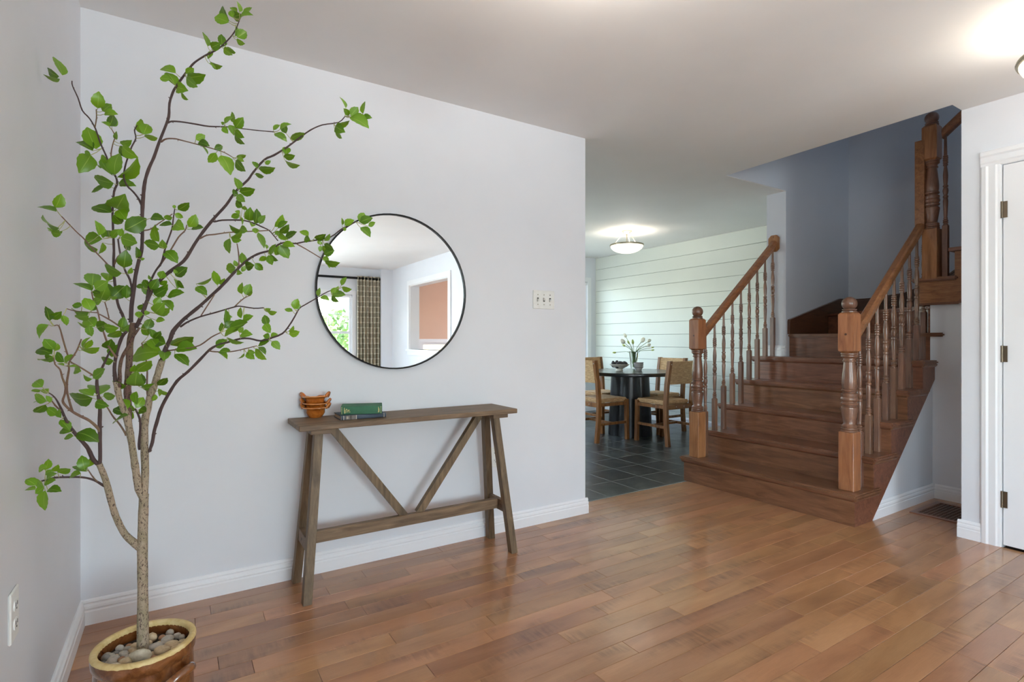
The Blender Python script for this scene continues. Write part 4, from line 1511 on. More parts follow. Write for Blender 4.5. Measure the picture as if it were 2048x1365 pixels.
# ================================================================== CROCK, PEBBLES
PX, PY, RIMZ = -0.0745, 1.818, 0.28
M['rimclay'] = glaze_mat('unglazed_rim', srgb(196, 164, 104), srgb(216, 190, 132), srgb(230, 208, 156), 0.75)
M['rimclay'].node_tree.nodes['Principled BSDF'].inputs['Coat Weight'].default_value = 0.0
crock = thing('stoneware_crock', 'brown salt glazed stoneware crock with pale worn rim and loop handles', 'pot', (PX, PY, 0))
obj('crock_body', lathe([(0, 0), (.098, 0), (.103, .006), (.114, .06), (.1185, .13), (.1185, .20), (.117, .235), (.1175, .24), (.1225, .246), (.1235, .262), (.1235, .272),
                         (.107, .272), (.105, .25), (.106, .1), (.09, .02), (0, .02)], PX, PY, 56, cap=False), 'brownglaze', crock, smooth=True, angle=45)
rim = lathe([(.1065, .262), (.1065, .276), (.109, .28), (.119, .2805), (.1237, .277), (.1242, .2715)], PX, PY, 96, cap=False)
rr_ = random.Random(4)
for v_ in rim.verts:
    if v_.co.z < .265:
        v_.co.z += rr_.uniform(-.003, .005)
    elif v_.co.z < .273:
        v_.co.z += rr_.uniform(-.0012, .0008)
obj('rim', rim, 'rimclay', crock, smooth=True, angle=60)
for sgn in (1, -1):
    az = math.atan2(-.83, .56) if sgn > 0 else math.atan2(.83, -.56)
    n_ = Vector((math.cos(az), math.sin(az), 0))
    t_ = Vector((-n_.y, n_.x, 0))
    ctr = Vector((PX, PY, 0)) + n_ * .117
    pts = smooth_path([tuple(ctr - n_ * .006 - t_ * .05 + Vector((0, 0, .175))), tuple(ctr + n_ * .018 - t_ * .04 + Vector((0, 0, .198))), tuple(ctr + n_ * .036 - t_ * .01 + Vector((0, 0, .222))),
                       tuple(ctr + n_ * .036 + t_ * .02 + Vector((0, 0, .228))), tuple(ctr + n_ * .016 + t_ * .042 + Vector((0, 0, .216))), tuple(ctr - n_ * .006 + t_ * .048 + Vector((0, 0, .2)))], 4)
    obj('handle', tube(pts, [.012 + .003 * abs(i / (len(pts) - 1) - .5) for i in range(len(pts))], 12), 'brownglaze', crock, smooth=True)
M['soil'] = plain('dark_soil', srgb(52, 42, 34), 0.95)
obj('soil', lathe([(0, .02), (.1, .02), (.1045, .243), (0, .243)], PX, PY, 32, cap=False), 'soil', crock)


def stone_mat(name, a, b):
    m, nt, bs = new_mat(name)
    v = coords(nt, 'Object', (1, 1, 1), 9.0)
    n1 = noise(nt, v, 60.0, 5, 0.65, 0.5)
    c = ramp(nt, n1, [(0.3, a), (0.65, b)])
    nt.links.new(vary(nt, c, .12), bs.inputs['Base Color'])
    bs.inputs['Roughness'].default_value = 0.7
    bump(nt, bs, n1, .2, .002)
    return m


stones = {'t': (stone_mat('tan_pebble', srgb(190, 162, 126), srgb(222, 202, 168)), 'tan'), 'g': (stone_mat('grey_pebble', srgb(156, 148, 138), srgb(194, 186, 174)), 'grey'),
          'd': (stone_mat('dark_pebble', srgb(104, 104, 104), srgb(138, 136, 132)), 'dark grey'), 'b': (stone_mat('brown_pebble', srgb(146, 104, 76), srgb(182, 140, 108)), 'brown'),
          'p': (stone_mat('pale_pebble', srgb(188, 176, 152), srgb(220, 212, 190)), 'pale')}
PEB = '''1200 625 65 60 t|1330 615 45 40 b|1450 545 55 45 g|1410 640 80 50 g|1525 590 55 42 g|1610 600 45 38 g|1600 665 55 34 t|1455 715 85 55 t|1235 745 95 50 g|1330 805 90 62 t|1320 735 50 30 t|1500 760 60 32 t|760 770 55 50 g|700 815 45 30 d|850 765 55 35 g|950 730 60 42 t|930 805 70 52 t|800 840 65 42 g|625 870 55 42 g|530 915 60 56 d|500 970 50 32 d|710 860 40 30 t|850 882 45 38 g|660 930 75 52 g|770 920 45 48 b|650 1000 80 34 p|830 950 75 58 t|1020 900 125 88 p|1210 890 60 32 b|1190 835 50 30 t|1150 690 40 46 t|485 885 42 36 d|560 850 45 35 g|590 960 50 38 g|730 990 55 36 p|900 860 45 32 t|1280 690 40 30 t|1385 770 45 35 b|1560 720 45 30 t|1420 600 40 30 b|1350 680 45 32 g|880 720 45 32 b'''
rs = random.Random(9)
for i, e in enumerate(PEB.split('|')):
    x, y, a, b, kx = e.split()
    x, y, a, b = float(x), float(y), float(a), float(b)
    m_, word = stones[kx]
    zc = .2605
    c = at_z(130 + x * .14648, 1180 + y * .14648, zc)
    q = Vector((c.x - PX, c.y - PY, 0))
    sa = a * .000205
    lim = .1 - sa * .8
    if q.length > lim:
        q *= lim / q.length
    c = Vector((PX + q.x, PY + q.y, .245 + b * .000205 * .75))
    bm = bmesh.new()
    bmesh.ops.create_icosphere(bm, subdivisions=2, radius=1.0)
    k1, k2 = rs.uniform(0, 6), rs.uniform(0, 6)
    for v_ in bm.verts:
        v_.co *= 1 + .1 * math.sin(2.3 * v_.co.x + k1) + .08 * math.sin(3.1 * v_.co.y + k2) + rs.uniform(-.02, .02)
    bmesh.ops.scale(bm, verts=bm.verts[:], vec=(sa * 1.12, sa * rs.uniform(.8, 1.05), b * .000205 * 1.05))
    bmesh.ops.rotate(bm, verts=bm.verts[:], matrix=Matrix.Rotation(-YAW + rs.uniform(-.4, .4), 3, 'Z'))
    o = obj('pebble', bm, m_, None, smooth=True)
    big = a > 120
    where = 'close to the trunk' if q.length < .042 else ('against the crock wall' if q.length > .078 else 'between trunk and crock wall')
    size = 'small' if a < 48 else ('large' if a > 74 else 'medium')
    side_ = 'stair side' if q.x > .01 else ('wall side' if q.x < -.03 else 'middle')
    tag(o, 'largest pale oval pebble at the foot of the trunk' if big else '%s %s pebble %s, %s of the crock' % (size, word, where, side_), 'pebble', 'pebbles in the stoneware crock')
    o.location = c

# ================================================================== ARTIFICIAL TREE
def bark_mat(name, base, dark, green, speck=True):
    m, nt, bs = new_mat(name)
    v = coords(nt, 'Position', (1, 1, .55))
    n1 = noise(nt, v, 240.0, 4, 0.7, .6)
    n2 = noise(nt, coords(nt, 'Position', (1, 1, .5)), 26.0, 3, 0.6, .4)
    c = ramp(nt, n2, [(0.46, base), (0.58, green), (0.68, base)])
    c = mixc(nt, c, dark, ramp(nt, n1, [(0.38, (1, 1, 1, 1)), (0.47, (0, 0, 0, 1))])) if speck else c
    nt.links.new(c, bs.inputs['Base Color'])
    bs.inputs['Roughness'].default_value = 0.75
    bump(nt, bs, n1, .7, .004)
    return m


M['bark'] = bark_mat('mottled_bark', srgb(172, 154, 132), srgb(80, 62, 54), srgb(154, 142, 116))
M['bark2'] = bark_mat('red_brown_bark', srgb(112, 82, 74), srgb(60, 42, 42), srgb(120, 98, 78))
M['branch'] = bark_mat('dark_branch', srgb(80, 62, 62), srgb(48, 36, 38), srgb(88, 68, 66), False)
M['twig'] = bark_mat('brown_twig', srgb(128, 98, 84), srgb(90, 62, 56), srgb(136, 112, 86), False)
M['petiole'] = plain('pale_leaf_stalk', srgb(178, 178, 120), 0.6)


def leaf_mat():
    m, nt, bs = new_mat('tree_leaf')
    uv = nt.nodes.new('ShaderNodeTexCoord').outputs['UV']
    sep = nt.nodes.new('ShaderNodeSeparateXYZ')
    nt.links.new(uv, sep.inputs[0])
    ab = nt.nodes.new('ShaderNodeMath'); ab.operation = 'ABSOLUTE'
    nt.links.new(sep.outputs[0], ab.inputs[0])
    oi = nt.nodes.new('ShaderNodeObjectInfo')
    blade = ramp(nt, oi.outputs['Random'], [(0.0, srgb(54, 96, 12)), (0.35, srgb(86, 134, 18)), (0.7, srgb(118, 164, 28)), (1.0, srgb(98, 140, 52))])
    geo = nt.nodes.new('ShaderNodeNewGeometry')
    back = mixc(nt, blade, srgb(146, 174, 110), .55)
    c = mixc(nt, blade, back, geo.outputs['Backfacing'])
    rib = ramp(nt, ab.outputs[0], [(0.0, (.8, .8, .8, 1)), (0.02, (.8, .8, .8, 1)), (0.06, (0, 0, 0, 1))])
    c = mixc(nt, c, srgb(160, 190, 84), rib)
    # side veins
    wv = nt.nodes.new('ShaderNodeMath'); wv.operation = 'MULTIPLY_ADD'
    wv.inputs[1].default_value = -.55
    nt.links.new(ab.outputs[0], wv.inputs[0])
    nt.links.new(sep.outputs[1], wv.inputs[2])
    f9 = nt.nodes.new('ShaderNodeMath'); f9.operation = 'MULTIPLY'; f9.inputs[1].default_value = 8.0
    nt.links.new(wv.outputs[0], f9.inputs[0])
    fr_ = nt.nodes.new('ShaderNodeMath'); fr_.operation = 'FRACT'
    nt.links.new(f9.outputs[0], fr_.inputs[0])
    vein = ramp(nt, fr_.outputs[0], [(0.0, (.3, .3, .3, 1)), (.12, (0, 0, 0, 1))])
    c = mixc(nt, c, srgb(150, 184, 78), vein)
    nt.links.new(c, bs.inputs['Base Color'])
    bs.inputs['Roughness'].default_value = 0.36
    tr = nt.nodes.new('ShaderNodeBsdfTranslucent')
    nt.links.new(mixc(nt, c, srgb(200, 222, 40), .4), tr.inputs[0])
    mx = nt.nodes.new('ShaderNodeMixShader')
    mx.inputs[0].default_value = .2
    out = nt.nodes['Material Output']
    nt.links.new(bs.outputs[0], mx.inputs[1])
    nt.links.new(tr.outputs[0], mx.inputs[2])
    nt.links.new(mx.outputs[0], out.inputs[0])
    return m


M['leaf'] = leaf_mat()


def leaf_mesh(curl, cup, twist):
    """unit leaf: base at 0, tip at +Y 1, half width 0.5 at its widest; serrated edge"""
    bm = bmesh.new()
    uvl = bm.loops.layers.uv.new('UVMap')
    prof = [(0.0, .02), (.08, .22), (.2, .41), (.32, .49), (.42, .5), (.54, .48), (.66, .42), (.78, .32), (.88, .18), (.95, .07), (1.0, .0)]
    rows = []
    for i, (t, w) in enumerate(prof):
        zc = -curl * (t - .35) ** 2 * 1.6 + curl * .18
        tw = twist * (t - .3)
        row = []
        for s in (-1, 0, 1):
            ww = w * (1.04 if i % 2 else .97)
            x = s * ww
            z = zc + cup * abs(s) * w + tw * s * w
            y = t + (.015 if (i % 2 and s) else 0)
            row.append((bm.verts.new((x, y, z)), (s * 1.0, t)))
        rows.append(row)
    for a, b in zip(rows, rows[1:]):
        for k in (0, 1):
            q = [a[k], a[k + 1], b[k + 1], b[k]]
            f = bm.faces.new([v for v, _ in q])
            for lp, (_, uv_) in zip(f.loops, q):
                lp[uvl].uv = uv_
            f.smooth = True
    me = bpy.data.meshes.new('leaf')
    bm.to_mesh(me)
    bm.free()
    me.materials.append(M['leaf'])
    return me


leaf_meshes = [leaf_mesh(c, k_, t) for c, k_, t in ((.2, .18, .0), (.35, .28, .15), (.1, .3, -.2), (.45, .12, .1), (-.15, .25, .2), (.3, .4, -.1))]
Z0 = 1.50


def wall_limit(px):
    k_ = CF[0] + (px - 1024.0) / FPX * CR[0]
    return .285 / -k_ if k_ < -.02 else 9.0


# branch lists: material, depth offset at the end, then x,y,width triples in photo pixels
BR = '''bark 0 286 1312 20 285.6 1296 20 285.6 1174 18.5 285 1097 18 286.7 1026 17 287.8 990 17
bark -.10 280 1096 14 272 1089 15 251.5 1071 13 236.7 1045 12 225.6 1015 12 211 960 12 198 928 11
bark -.06 287 995 15 277.5 978 14 272 945 13.5 266 904 13 260 867 13 254 836 14 247 818 12 239.6 800 11 235 778 11 231.5 764 10
bark2 .03 259 866 10 257 840 12 256 807 13 255 778 12.5 257 748 12 258.6 718 12 260 686 12 264 666 12 267 646 11
bark .05 288 992 14 290 960 13 290 926 13 288.5 882 14 289 844 14 295 819 13 299.6 795.5 13 308.4 772 12.5 315.7 748.6 12 324.5 720 12
branch .10 324.5 722 10 330 701 8 340.7 679 8 346.5 663 8 364 642.6 7 383 626.4 7 400 612.5 6.5 423 591.5 6 446 570 6 468 546 5.5 485.7 528.5 5 503 515 4.5 521 506.5 4.5 543 500.7 4 556 490 3.5 572 485 3 590 487.5 3 606 484.5 3 636 480 3 661 474.5 2.5 681 460 2.5 694.5 452.5 2.5 712 443.7 2
branch -.14 200 932 8 186.5 920 8 176 898 7.5 164.5 884 7 145.5 862 6.5 132 841 5.5 123 820 4.5 114 802 3 106 792 2.5 97 786 2
twig -.15 124 824 3 113 814 3 105.7 805 2.5 98 795 2
branch -.04 199 930 7.5 200.4 917 7 200 879 7 199.5 846.5 7 200 817 6.5 196 788 6 194 759 5.5 204 737 4.5 211 722 4 220 703 3.5
twig -.14 199 866 6 196.5 858 6 179 842 5.5 161 833 5 145 824 5 132 813 4.5 125.5 802.6 4.5 130 788 4 131 773 4 125 757 3.5 120 739.5 3 110 729 2.5 108 714.7 2
twig -.08 145 824 4.5 138 801 4 134 782 4 134 763 4 138 739.6 3.5 138 726 3 146.7 713 3 155 699 3 162.6 679 2.5
twig -.10 194 757 4 184.8 750.5 3.5 158 733.7 3 141 724 3 136 713 3 127 683.6 3 118 653 2.5 108 652 2
branch -.16 208.5 973 5 194 964 4.5 179 958 4 160 955 4 135 955 4 110 956 4 82.5 963 3
twig -.05 195 964 2.5 186 955 2.5 176 940 2
branch -.05 262 645 8 262 641 8 263 613 7.5 267 583 7.5 271 552 7 277 524.5 7 283 502.6 6.5 284.4 480.6 6 285 463 6 284.5 440 6 285 414.6 7 286.5 392.6 6.5 288.7 370.6 6.5 292.4 353 6 299 334 6 307.7 315 5.5 318.5 284 5.5 330 255 5 337.5 233 5 339 206.6 4.5 346 184 4.5 353 172 4.5 370 148 4 385 129 4 398 118.7 3.5 415.7 108.4 3.5 436 98 3 454 82 2.5 468.5 64.5 2.5 476 48 2 479.5 38 1.5
branch .05 336 246 3.5 343 243 3.2 360 243.5 3 389 248 3 418.6 253 2.8 451 253.7 2.5 480 257 2.2 515 261 2 549 264 2
twig -.05 322 284 4 333 277.7 3 350 277.7 2.8 360 280 2.6 389 287.4 2.4 427 298 2.2 448 305 2 464.7 314.5 1.6
branch .08 285.7 419 4.5 278.4 400 4 266.7 384 3.5 253.5 370.6 3.5 247.6 351.5 3 252 326.6 3 259 307.6 3 263 294.5 3 271.6 277 2.6 269 261 2.4 274.5 250.6 2
branch .12 272 656 7 276 648 8 285 628 8 294 603 7.5 305 580 7 319 562.6 7 338 545 6.5 367 523 6.5 382 501 6 390.7 486.4 6 408 461.5 6 430 435 5.5 452 411 5 465 392 4.5 475.4 379 4.5 496 360 4.5 506.5 345 4 528.5 320 4 547.5 311 4 572 296 3.5 596.4 278 3.2 620.6 260.6 2.8 645 250 2.6 677 245 2.2 690 233 1.8
branch .05 424 442 3.5 430 443.5 3.5 444.6 440.6 3.2 481 440.6 3 503 445 2.8 524 454 2.6 538 461 2.4 547 471 2 556 482 2
twig .03 399.5 477.7 3.4 413 471 3 430 469 2.8 459 465 2.4 503 463 2.2 538 461 2
branch -.05 294 598 5 300 567 4.5 311.5 542 4 323 526 4 329 502.6 3.2 335 483.5 3 343.8 458.6 2.8 346.7 436.6 2.4 349.6 417.6 2
twig .04 323 526 3.5 341 501 3 357 474.7 2.6 370 461.5 2.4 373.8 450 2
twig .04 285 461.5 3 301 458.6 2.6 316 448 2.2 330.6 438 2 345 428 1.8
twig .08 593 488 2.4 618 502 2.2 644.7 518.4 1.8
twig .02 469.6 544.6 3 477.6 530 2.6 477 506.5 2.6 474 487.5 2
branch -.05 361 654 4 376 644 3.6 400 634 3.2 431 625.4 3 467.7 614.6 2.8 480 613 2.6 507.7 617 2.4 527.7 616 2
twig .03 469 614 2.6 481.5 602 2.4 492 594.6 2 502 590.8 1.8
twig .0 402 632 2.4 415 611.5 2.4 429 590 2
branch -.12 300 905 6 299.6 901 6 304.8 885 6.5 308.4 863 6.5 314 844 6.5 321.6 819 6.5 335 792.6 6 354 763 6 376 744 5.5 400 720 5.5 420 699.5 5 437 690 4.5 454 685.4 4 481.5 677.7 4 500 677.7 3.6 520 682 3.6 538.5 677.7 3.6 564.6 667.7 3.4 578.5 651.5 3.2 589 634.6 3 598.5 617.7 2.6 610 610 2.4 633 596.8 2.2 655 584 2 672.6 578.5 1.6
twig -.13 418 702 3 430 704 2.6 461.5 703.8 2.4 487.7 698.5 2.2 513.8 692 1.8
twig -.10 336 702 3 350 700 3 375 697 2.6 400 690.8 2.6 423 674.6 2.6 441.5 665.4 2.4
branch -.05 279 900 4.5 277.7 889 4.5 280.6 858.5 4 279 836.5 4 270 817.5 3
twig .05 297 800 4 293.8 778 3.4 293.8 729.6 3 283.5 686.5 2.6
twig -.02 252 872 4 250.5 867 4 239.6 849.7 3.4 226 833.6 3 216 817.5 2.6 200 794 2
branch .06 252.7 650 6 244 628 5.5 235 606 5 229 562 5 227 524 4.5 227.8 502 4.5 226 458.5 4.2 225 422 4 228 384 4 233.7 369 4 232 355 3.5 220 335 3.2 213 313.6 3 201 287 3 191 258 2.8 179 237 2.6 164.6 221 2.6 156 196 2.4 145 172 2.2 144 162 2
twig .05 225 330 2.6 222 309 2.4 226 287 2.2 230 272.6 2 223 258 1.8
twig .0 190 255 2.4 193 236.5 2.2 192.6 219 2
twig -.12 227 545 3 214 528 2.8 192 505 2.6 168.4 478.4 2.4 151 462 2.2 123 433 2
branch -.05 266 590 4.5 260 560.5 4 249 538.5 3.6 240 505 3.4 236 478 3
twig .0 229 529 3 236 513.6 2.6 253 500 2.2
twig -.06 233 716 4 218 694 3.4 208 667.5 3.2 200.6 645.5 3 195 622 2.8 187.5 603 2.6 183 584 2.4
twig -.04 250 662 3.6 244.6 657 3.4 221 641 3 199 629 2.6
twig .02 218 637 2.4 214 620 2.2 209.5 604.5 2
twig -.1 194 626 2.2 170 624 2 148 622 2 133 617.7 1.8
branch -.04 231 766 7 230 754.5 7 229 734 6.5 234 704 6 244 675 6 253 664 6
bark2 -.03 239 775 7 239.6 753 7 239.6 738 6.5 244 716 6 256 694 5.5 264 678 5 279 656 4'''
tree = thing('artificial_tree', 'tall leafy artificial tree with mottled trunk planted in the brown crock', 'plant', (PX, PY, 0.236))
samples = []   # (px, py, depth) of every branch point
for line in BR.split('\n'):
    tok = line.split()
    kind, off = tok[0], float(tok[1])
    nums = [float(t) for t in tok[2:]]
    p3 = [nums[i:i + 3] for i in range(0, len(nums), 3)]
    if not samples:
        zs0 = Z0
    else:
        x0, y0 = p3[0][0], p3[0][1]
        zs0 = min(samples, key=lambda s: (s[0] - x0) ** 2 + (s[1] - y0) ** 2)[2]
    L = [0.0]
    for a, b in zip(p3, p3[1:]):
        L.append(L[-1] + math.hypot(b[0] - a[0], b[1] - a[1]))
    reach = 1.0 if L[-1] > 150 else .6
    raw = []
    for (x, y, w), l in zip(p3, L):
        zz = zs0 + off * reach * (l / L[-1])
        raw.append((x, y, w, zz))
    pts = smooth_path(raw, 3)
    P3, R3 = [], []
    rb = random.Random(int(p3[0][0] * 10))
    for x, y, w, zz in pts:
        zz = min(zz, wall_limit(x))
        P3.append(at_depth(x, y, zz))
        R3.append(max(w * .5 * zz / FPX, .0009) * rb.uniform(.93, 1.08))
        samples.append((x, y, zz))
    bm = tube(P3, R3, 10 if kind.startswith('bark') else 7)
    # bud nubs
    if not kind.startswith('bark'):
        for i in range(3, len(P3) - 2, 5):
            d = (P3[i + 1] - P3[i]).normalized()
            s_ = d.cross(Vector((rb.uniform(-1, 1), rb.uniform(-1, 1), rb.uniform(-1, 1)))).normalized()
            tube([P3[i], P3[i] + s_ * (R3[i] + .003) + d * .003], [R3[i] * .6, R3[i] * .3], 5, bm)
    obj('trunk' if line.startswith('bark 0') else 'branch', bm, kind, tree, smooth=True)

# leaves: tile origin and scale, then base x,y - tip x,y - width in the tile's own units
LV = '''60 90 .14652:440 412 335 150 90|395 430 215 335 85|405 462 175 405 45|925 865 938 640 150|990 905 1115 805 100|1015 945 1190 935 65|1085 1110 1145 950 100|1080 1115 975 1035 45|1120 1110 1190 1015 45|1190 1290 1160 1170 50
150 170 .14652:285 875 160 585 170|240 900 10 755 100|215 955 125 905 60|215 960 65 1190 190|930 670 890 460 90|935 675 1000 515 120|950 705 1130 715 55|620 800 775 765 75|610 835 715 990 60|645 840 835 995 100|450 1060 355 955 60|545 1225 575 915 160|500 1230 340 1025 100|580 1260 880 1020 90|525 1340 245 1275 120|370 1115 290 1095 25
170 290 .14652:460 520 635 510 65|470 545 680 535 55|310 545 100 660 50|430 870 530 700 190|355 925 85 830 130|385 955 510 1090 150|460 890 560 1020 110|545 1160 850 1005 230|490 1265 725 1345 150|190 1235 155 1025 70|240 1270 210 1065 70|280 1250 240 1180 35|335 1270 320 1160 100|370 1275 455 1145 70|480 1250 510 1140 60
60 370 .14652:345 310 435 125 120|360 365 90 285 55|400 590 140 435 40|400 615 230 595 50|440 630 240 640 40|290 650 430 680 80|985 740 715 770 140|925 880 740 830 70|990 790 955 950 45|1250 1205 1010 1100 90|1280 1130 1310 905 150|1300 800 1365 900 80
60 540 .14652:850 220 865 30 145|845 285 590 165 75|1060 155 1075 25 125|890 265 1065 150 130|960 410 1040 240 140|860 290 960 330 60|1110 390 1300 215 180|1090 330 1040 170 90|1310 390 1330 205 110|1085 380 1190 370 40|840 555 745 370 120|710 490 580 490 70|800 580 555 545 65|880 440 970 410 70|840 560 890 480 70|265 695 215 495 75|265 660 430 590 80|450 620 495 765 75|255 750 100 940 80|800 630 605 650 90|880 780 760 650 120|850 775 640 715 25|810 760 830 910 80|910 790 1070 740 110|1010 780 1200 800 110|1240 830 1060 925 90|1240 840 1365 760 80|1245 790 1280 640 90|300 1150 70 1070 130|330 1090 190 950 110|320 1170 105 1240 60|315 1190 200 1220 80|335 1110 390 1010 40|465 1260 360 1120 60|470 1270 590 1155 60|750 1075 840 950 60|730 1085 805 915 30|710 1100 945 1075 65|1140 1240 955 1215 90|1060 1080 1110 950 110|460 1310 370 1270 35|540 1310 640 1330 40|1110 1190 1180 1020 90
250 400 .14652:725 135 880 45 90|675 120 670 65 35|680 190 795 245 90|680 330 775 385 110|645 240 530 240 65|350 250 530 255 90|640 340 460 335 45|870 370 975 205 110|905 400 1070 375 45|465 570 370 330 95|470 630 265 580 110|515 665 510 550 90|440 420 420 380 50|540 700 720 850 130|690 1040 850 920 110|665 1000 720 960 60|480 1075 520 975 90|370 1080 310 1030 35|720 1100 800 1210 45|710 1220 685 1070 45|970 1145 1190 1065 50|965 1190 1120 1285 95|1260 1165 1200 970 80|1290 1150 1365 1075 60|580 1320 800 1255 70|150 795 170 640 60|215 815 270 800 35|45 1010 100 930 50|370 1280 220 1200 110|330 1190 240 1090 80|350 1220 450 1080 100|385 1260 590 1175 80|400 1300 570 1210 120|250 1200 150 1160 60|480 1160 575 1100 60
200 540 .14652:840 420 1000 545 70|760 600 955 535 100|750 590 870 460 120|740 480 830 370 90|640 810 700 660 110|660 900 590 740 80|730 940 690 800 80|740 940 830 840 70|895 1010 750 960 110|700 940 790 1085 120|840 1130 380 1170 190|970 1030 1275 900 130|1040 1090 1310 1060 130|1020 1150 1215 1300 100|890 1110 870 1225 120|765 690 885 685 55|530 655 530 555 70|520 540 600 470 60|620 620 655 560 60
430 360 .14652:335 165 545 135 110|270 230 260 120 60|300 205 410 300 90|375 375 270 280 80|400 410 410 350 60|340 445 275 430 60|330 470 220 515 70|470 560 480 385 130|550 600 575 390 85|610 600 675 475 70|365 510 365 620 25|350 690 180 620 65|340 670 435 700 80|215 790 375 715 60|225 800 360 825 80|200 800 170 1000 60|590 720 660 940 60|500 640 520 590 60|555 730 545 650 60|815 640 940 485 90|860 660 990 565 60|880 720 1020 625 80|960 790 1125 715 75|870 700 990 820 65|830 700 880 760 50|1275 770 1155 690 65|1300 820 1215 800 70|920 880 1085 895 80|890 890 1005 1075 140|830 1030 870 880 90|760 1030 820 870 55|705 940 705 880 30|750 1030 860 1105 50|730 1030 775 1160 80|700 1050 600 1100 60|545 1140 655 1235 100|415 1180 525 1165 90|410 1180 365 1255 55|370 1150 370 990 85|300 1180 260 1100 60|280 1200 165 1220 100|300 1260 365 1275 50
570 410 .14652:780 275 780 175 35|815 280 940 200 70|1020 240 1080 105 100|1025 240 1190 170 100|1140 290 1235 240 55|1030 310 1170 430 75|790 320 840 345 50|400 450 560 415 75|540 490 615 395 55|440 500 510 535 50|535 535 670 610 70|510 560 580 640 90|490 560 475 640 50|535 680 670 620 90|520 710 600 770 55|540 770 740 815 70|550 770 690 865 50|545 770 615 860 30|460 1250 470 1130 45|480 1265 610 1295 45|630 1200 700 1130 60|650 1200 740 1120 50|640 1215 830 1240 90|640 1240 730 1330 60|770 1100 835 985 45|775 1125 905 1165 55
360 190 .14652:600 400 560 370 50|610 390 715 280 35|740 380 715 230 40|760 445 860 310 110|580 440 655 525 70|680 410 740 545 80|755 480 875 585 70|745 520 855 680 50|215 610 340 550 100|250 650 400 690 80|260 670 390 805 20|470 730 590 700 90|490 790 385 925 95|560 825 705 1070 140|770 850 900 815 40|790 860 865 905 60|760 895 885 1045 85|1050 1000 995 900 55|1075 1010 1300 1000 80|1170 950 1235 895 50|1025 1085 1150 1110 55|795 1290 755 1120 75
540 180 .16117:40 495 120 430 35|125 490 255 410 45|200 540 165 420 70|55 540 210 620 60|250 610 425 525 65|200 805 215 700 75|170 830 310 820 65|180 865 360 955 45|940 225 865 80 35|985 310 920 235 80|1000 320 1090 215 90|990 340 1230 455 85|1155 295 1170 135 50|1150 340 1265 340 60|820 440 990 385 55|810 450 910 515 90|805 500 900 600 45
300 0 .14652:1080 285 960 80 105|1075 305 870 225 120|1130 240 1100 130 70|1190 160 1090 100 50|1220 160 1205 5 50|1270 185 1400 110 40|1235 240 1400 190 45|1130 230 1240 200 90|1160 490 1185 340 45|1190 510 1320 430 110|1180 545 1285 605 50|990 640 970 470 85|835 650 960 590 90|785 630 730 430 55|830 680 950 620 30|860 710 785 805 45|1005 655 1110 750 75|1050 650 1175 715 35|820 845 980 915 50|795 860 900 930 25|350 1000 125 920 90|275 1085 130 1065 75|340 1165 230 960 105|490 1000 600 930 80|510 1050 755 1035 120|495 1060 640 1190 90|365 1190 495 1230 100|425 1265 520 1365 40
400 550 .15385:545 250 530 95 65|585 255 655 120 100|600 260 685 210 30|535 565 520 420 55|560 590 685 530 75|325 640 335 440 70|320 690 440 600 100|385 690 630 625 90|380 560 410 530 40|260 740 290 620 45|320 800 500 700 70|350 815 570 885 50|210 945 345 840 90|250 1000 400 990 70|235 1010 360 1085 35|520 790 680 770 65|560 740 640 740 40|510 750 560 680 55|575 1020 490 1105 22|620 1000 720 1010 55|610 1010 705 1095 80|720 960 855 1110 60|760 940 860 1030 60|900 860 750 925 70|935 865 1040 965 85|905 800 815 790 80|920 800 1010 770 50|875 655 835 520 85|840 640 910 750 85|840 465 920 440 45|880 485 995 495 45|1205 475 1100 450 40|1225 445 1270 310 85|1240 440 1310 390 55|1150 740 1225 670 35|1160 775 1295 740 80
50 700 .14652:235 510 120 410 100|205 545 90 560 40|325 530 210 580 65|295 700 115 615 80|280 710 110 705 35|280 750 120 860 90|340 720 300 620 50|440 890 300 790 100|490 930 460 810 55|480 960 620 1100 100|625 1120 460 1110 85|660 1180 530 1210 60|715 1130 1000 1230 150|930 385 1105 260 100|915 400 780 340 45|680 270 755 290 70|1000 620 1000 455 190|930 630 735 540 80|920 660 570 655 150|1070 635 1240 625 90|960 720 1135 770 110
200 690 .14652:355 560 155 505 65|480 560 500 380 150|530 570 570 390 80|570 590 775 560 80|790 555 920 445 70|500 640 490 820 75|820 640 930 665 45|800 600 820 705 50|760 680 720 770 50|490 860 600 710 130|540 880 640 920 80|370 885 300 730 110|440 830 385 900 80|355 950 175 860 110|390 960 165 1075 50|450 920 350 1010 90|480 370 700 205 110|460 370 470 280 70
40 850 .14652:345 620 395 470 85|370 570 235 635 60|445 640 525 545 65|345 680 435 620 45|515 650 695 595 75|360 740 490 660 60|330 810 480 750 65|220 830 75 735 100|320 850 215 740 60|210 885 60 875 40|330 850 215 940 80|380 890 560 900 90|345 900 320 1180 110|830 670 655 715 55|900 640 715 565 85|880 610 840 420 120|920 580 990 440 75'''
view_r = Vector((CR[0], CR[1], 0))
rl = random.Random(21)
pet = bmesh.new()
n_leaf = 0
leaf_list = []
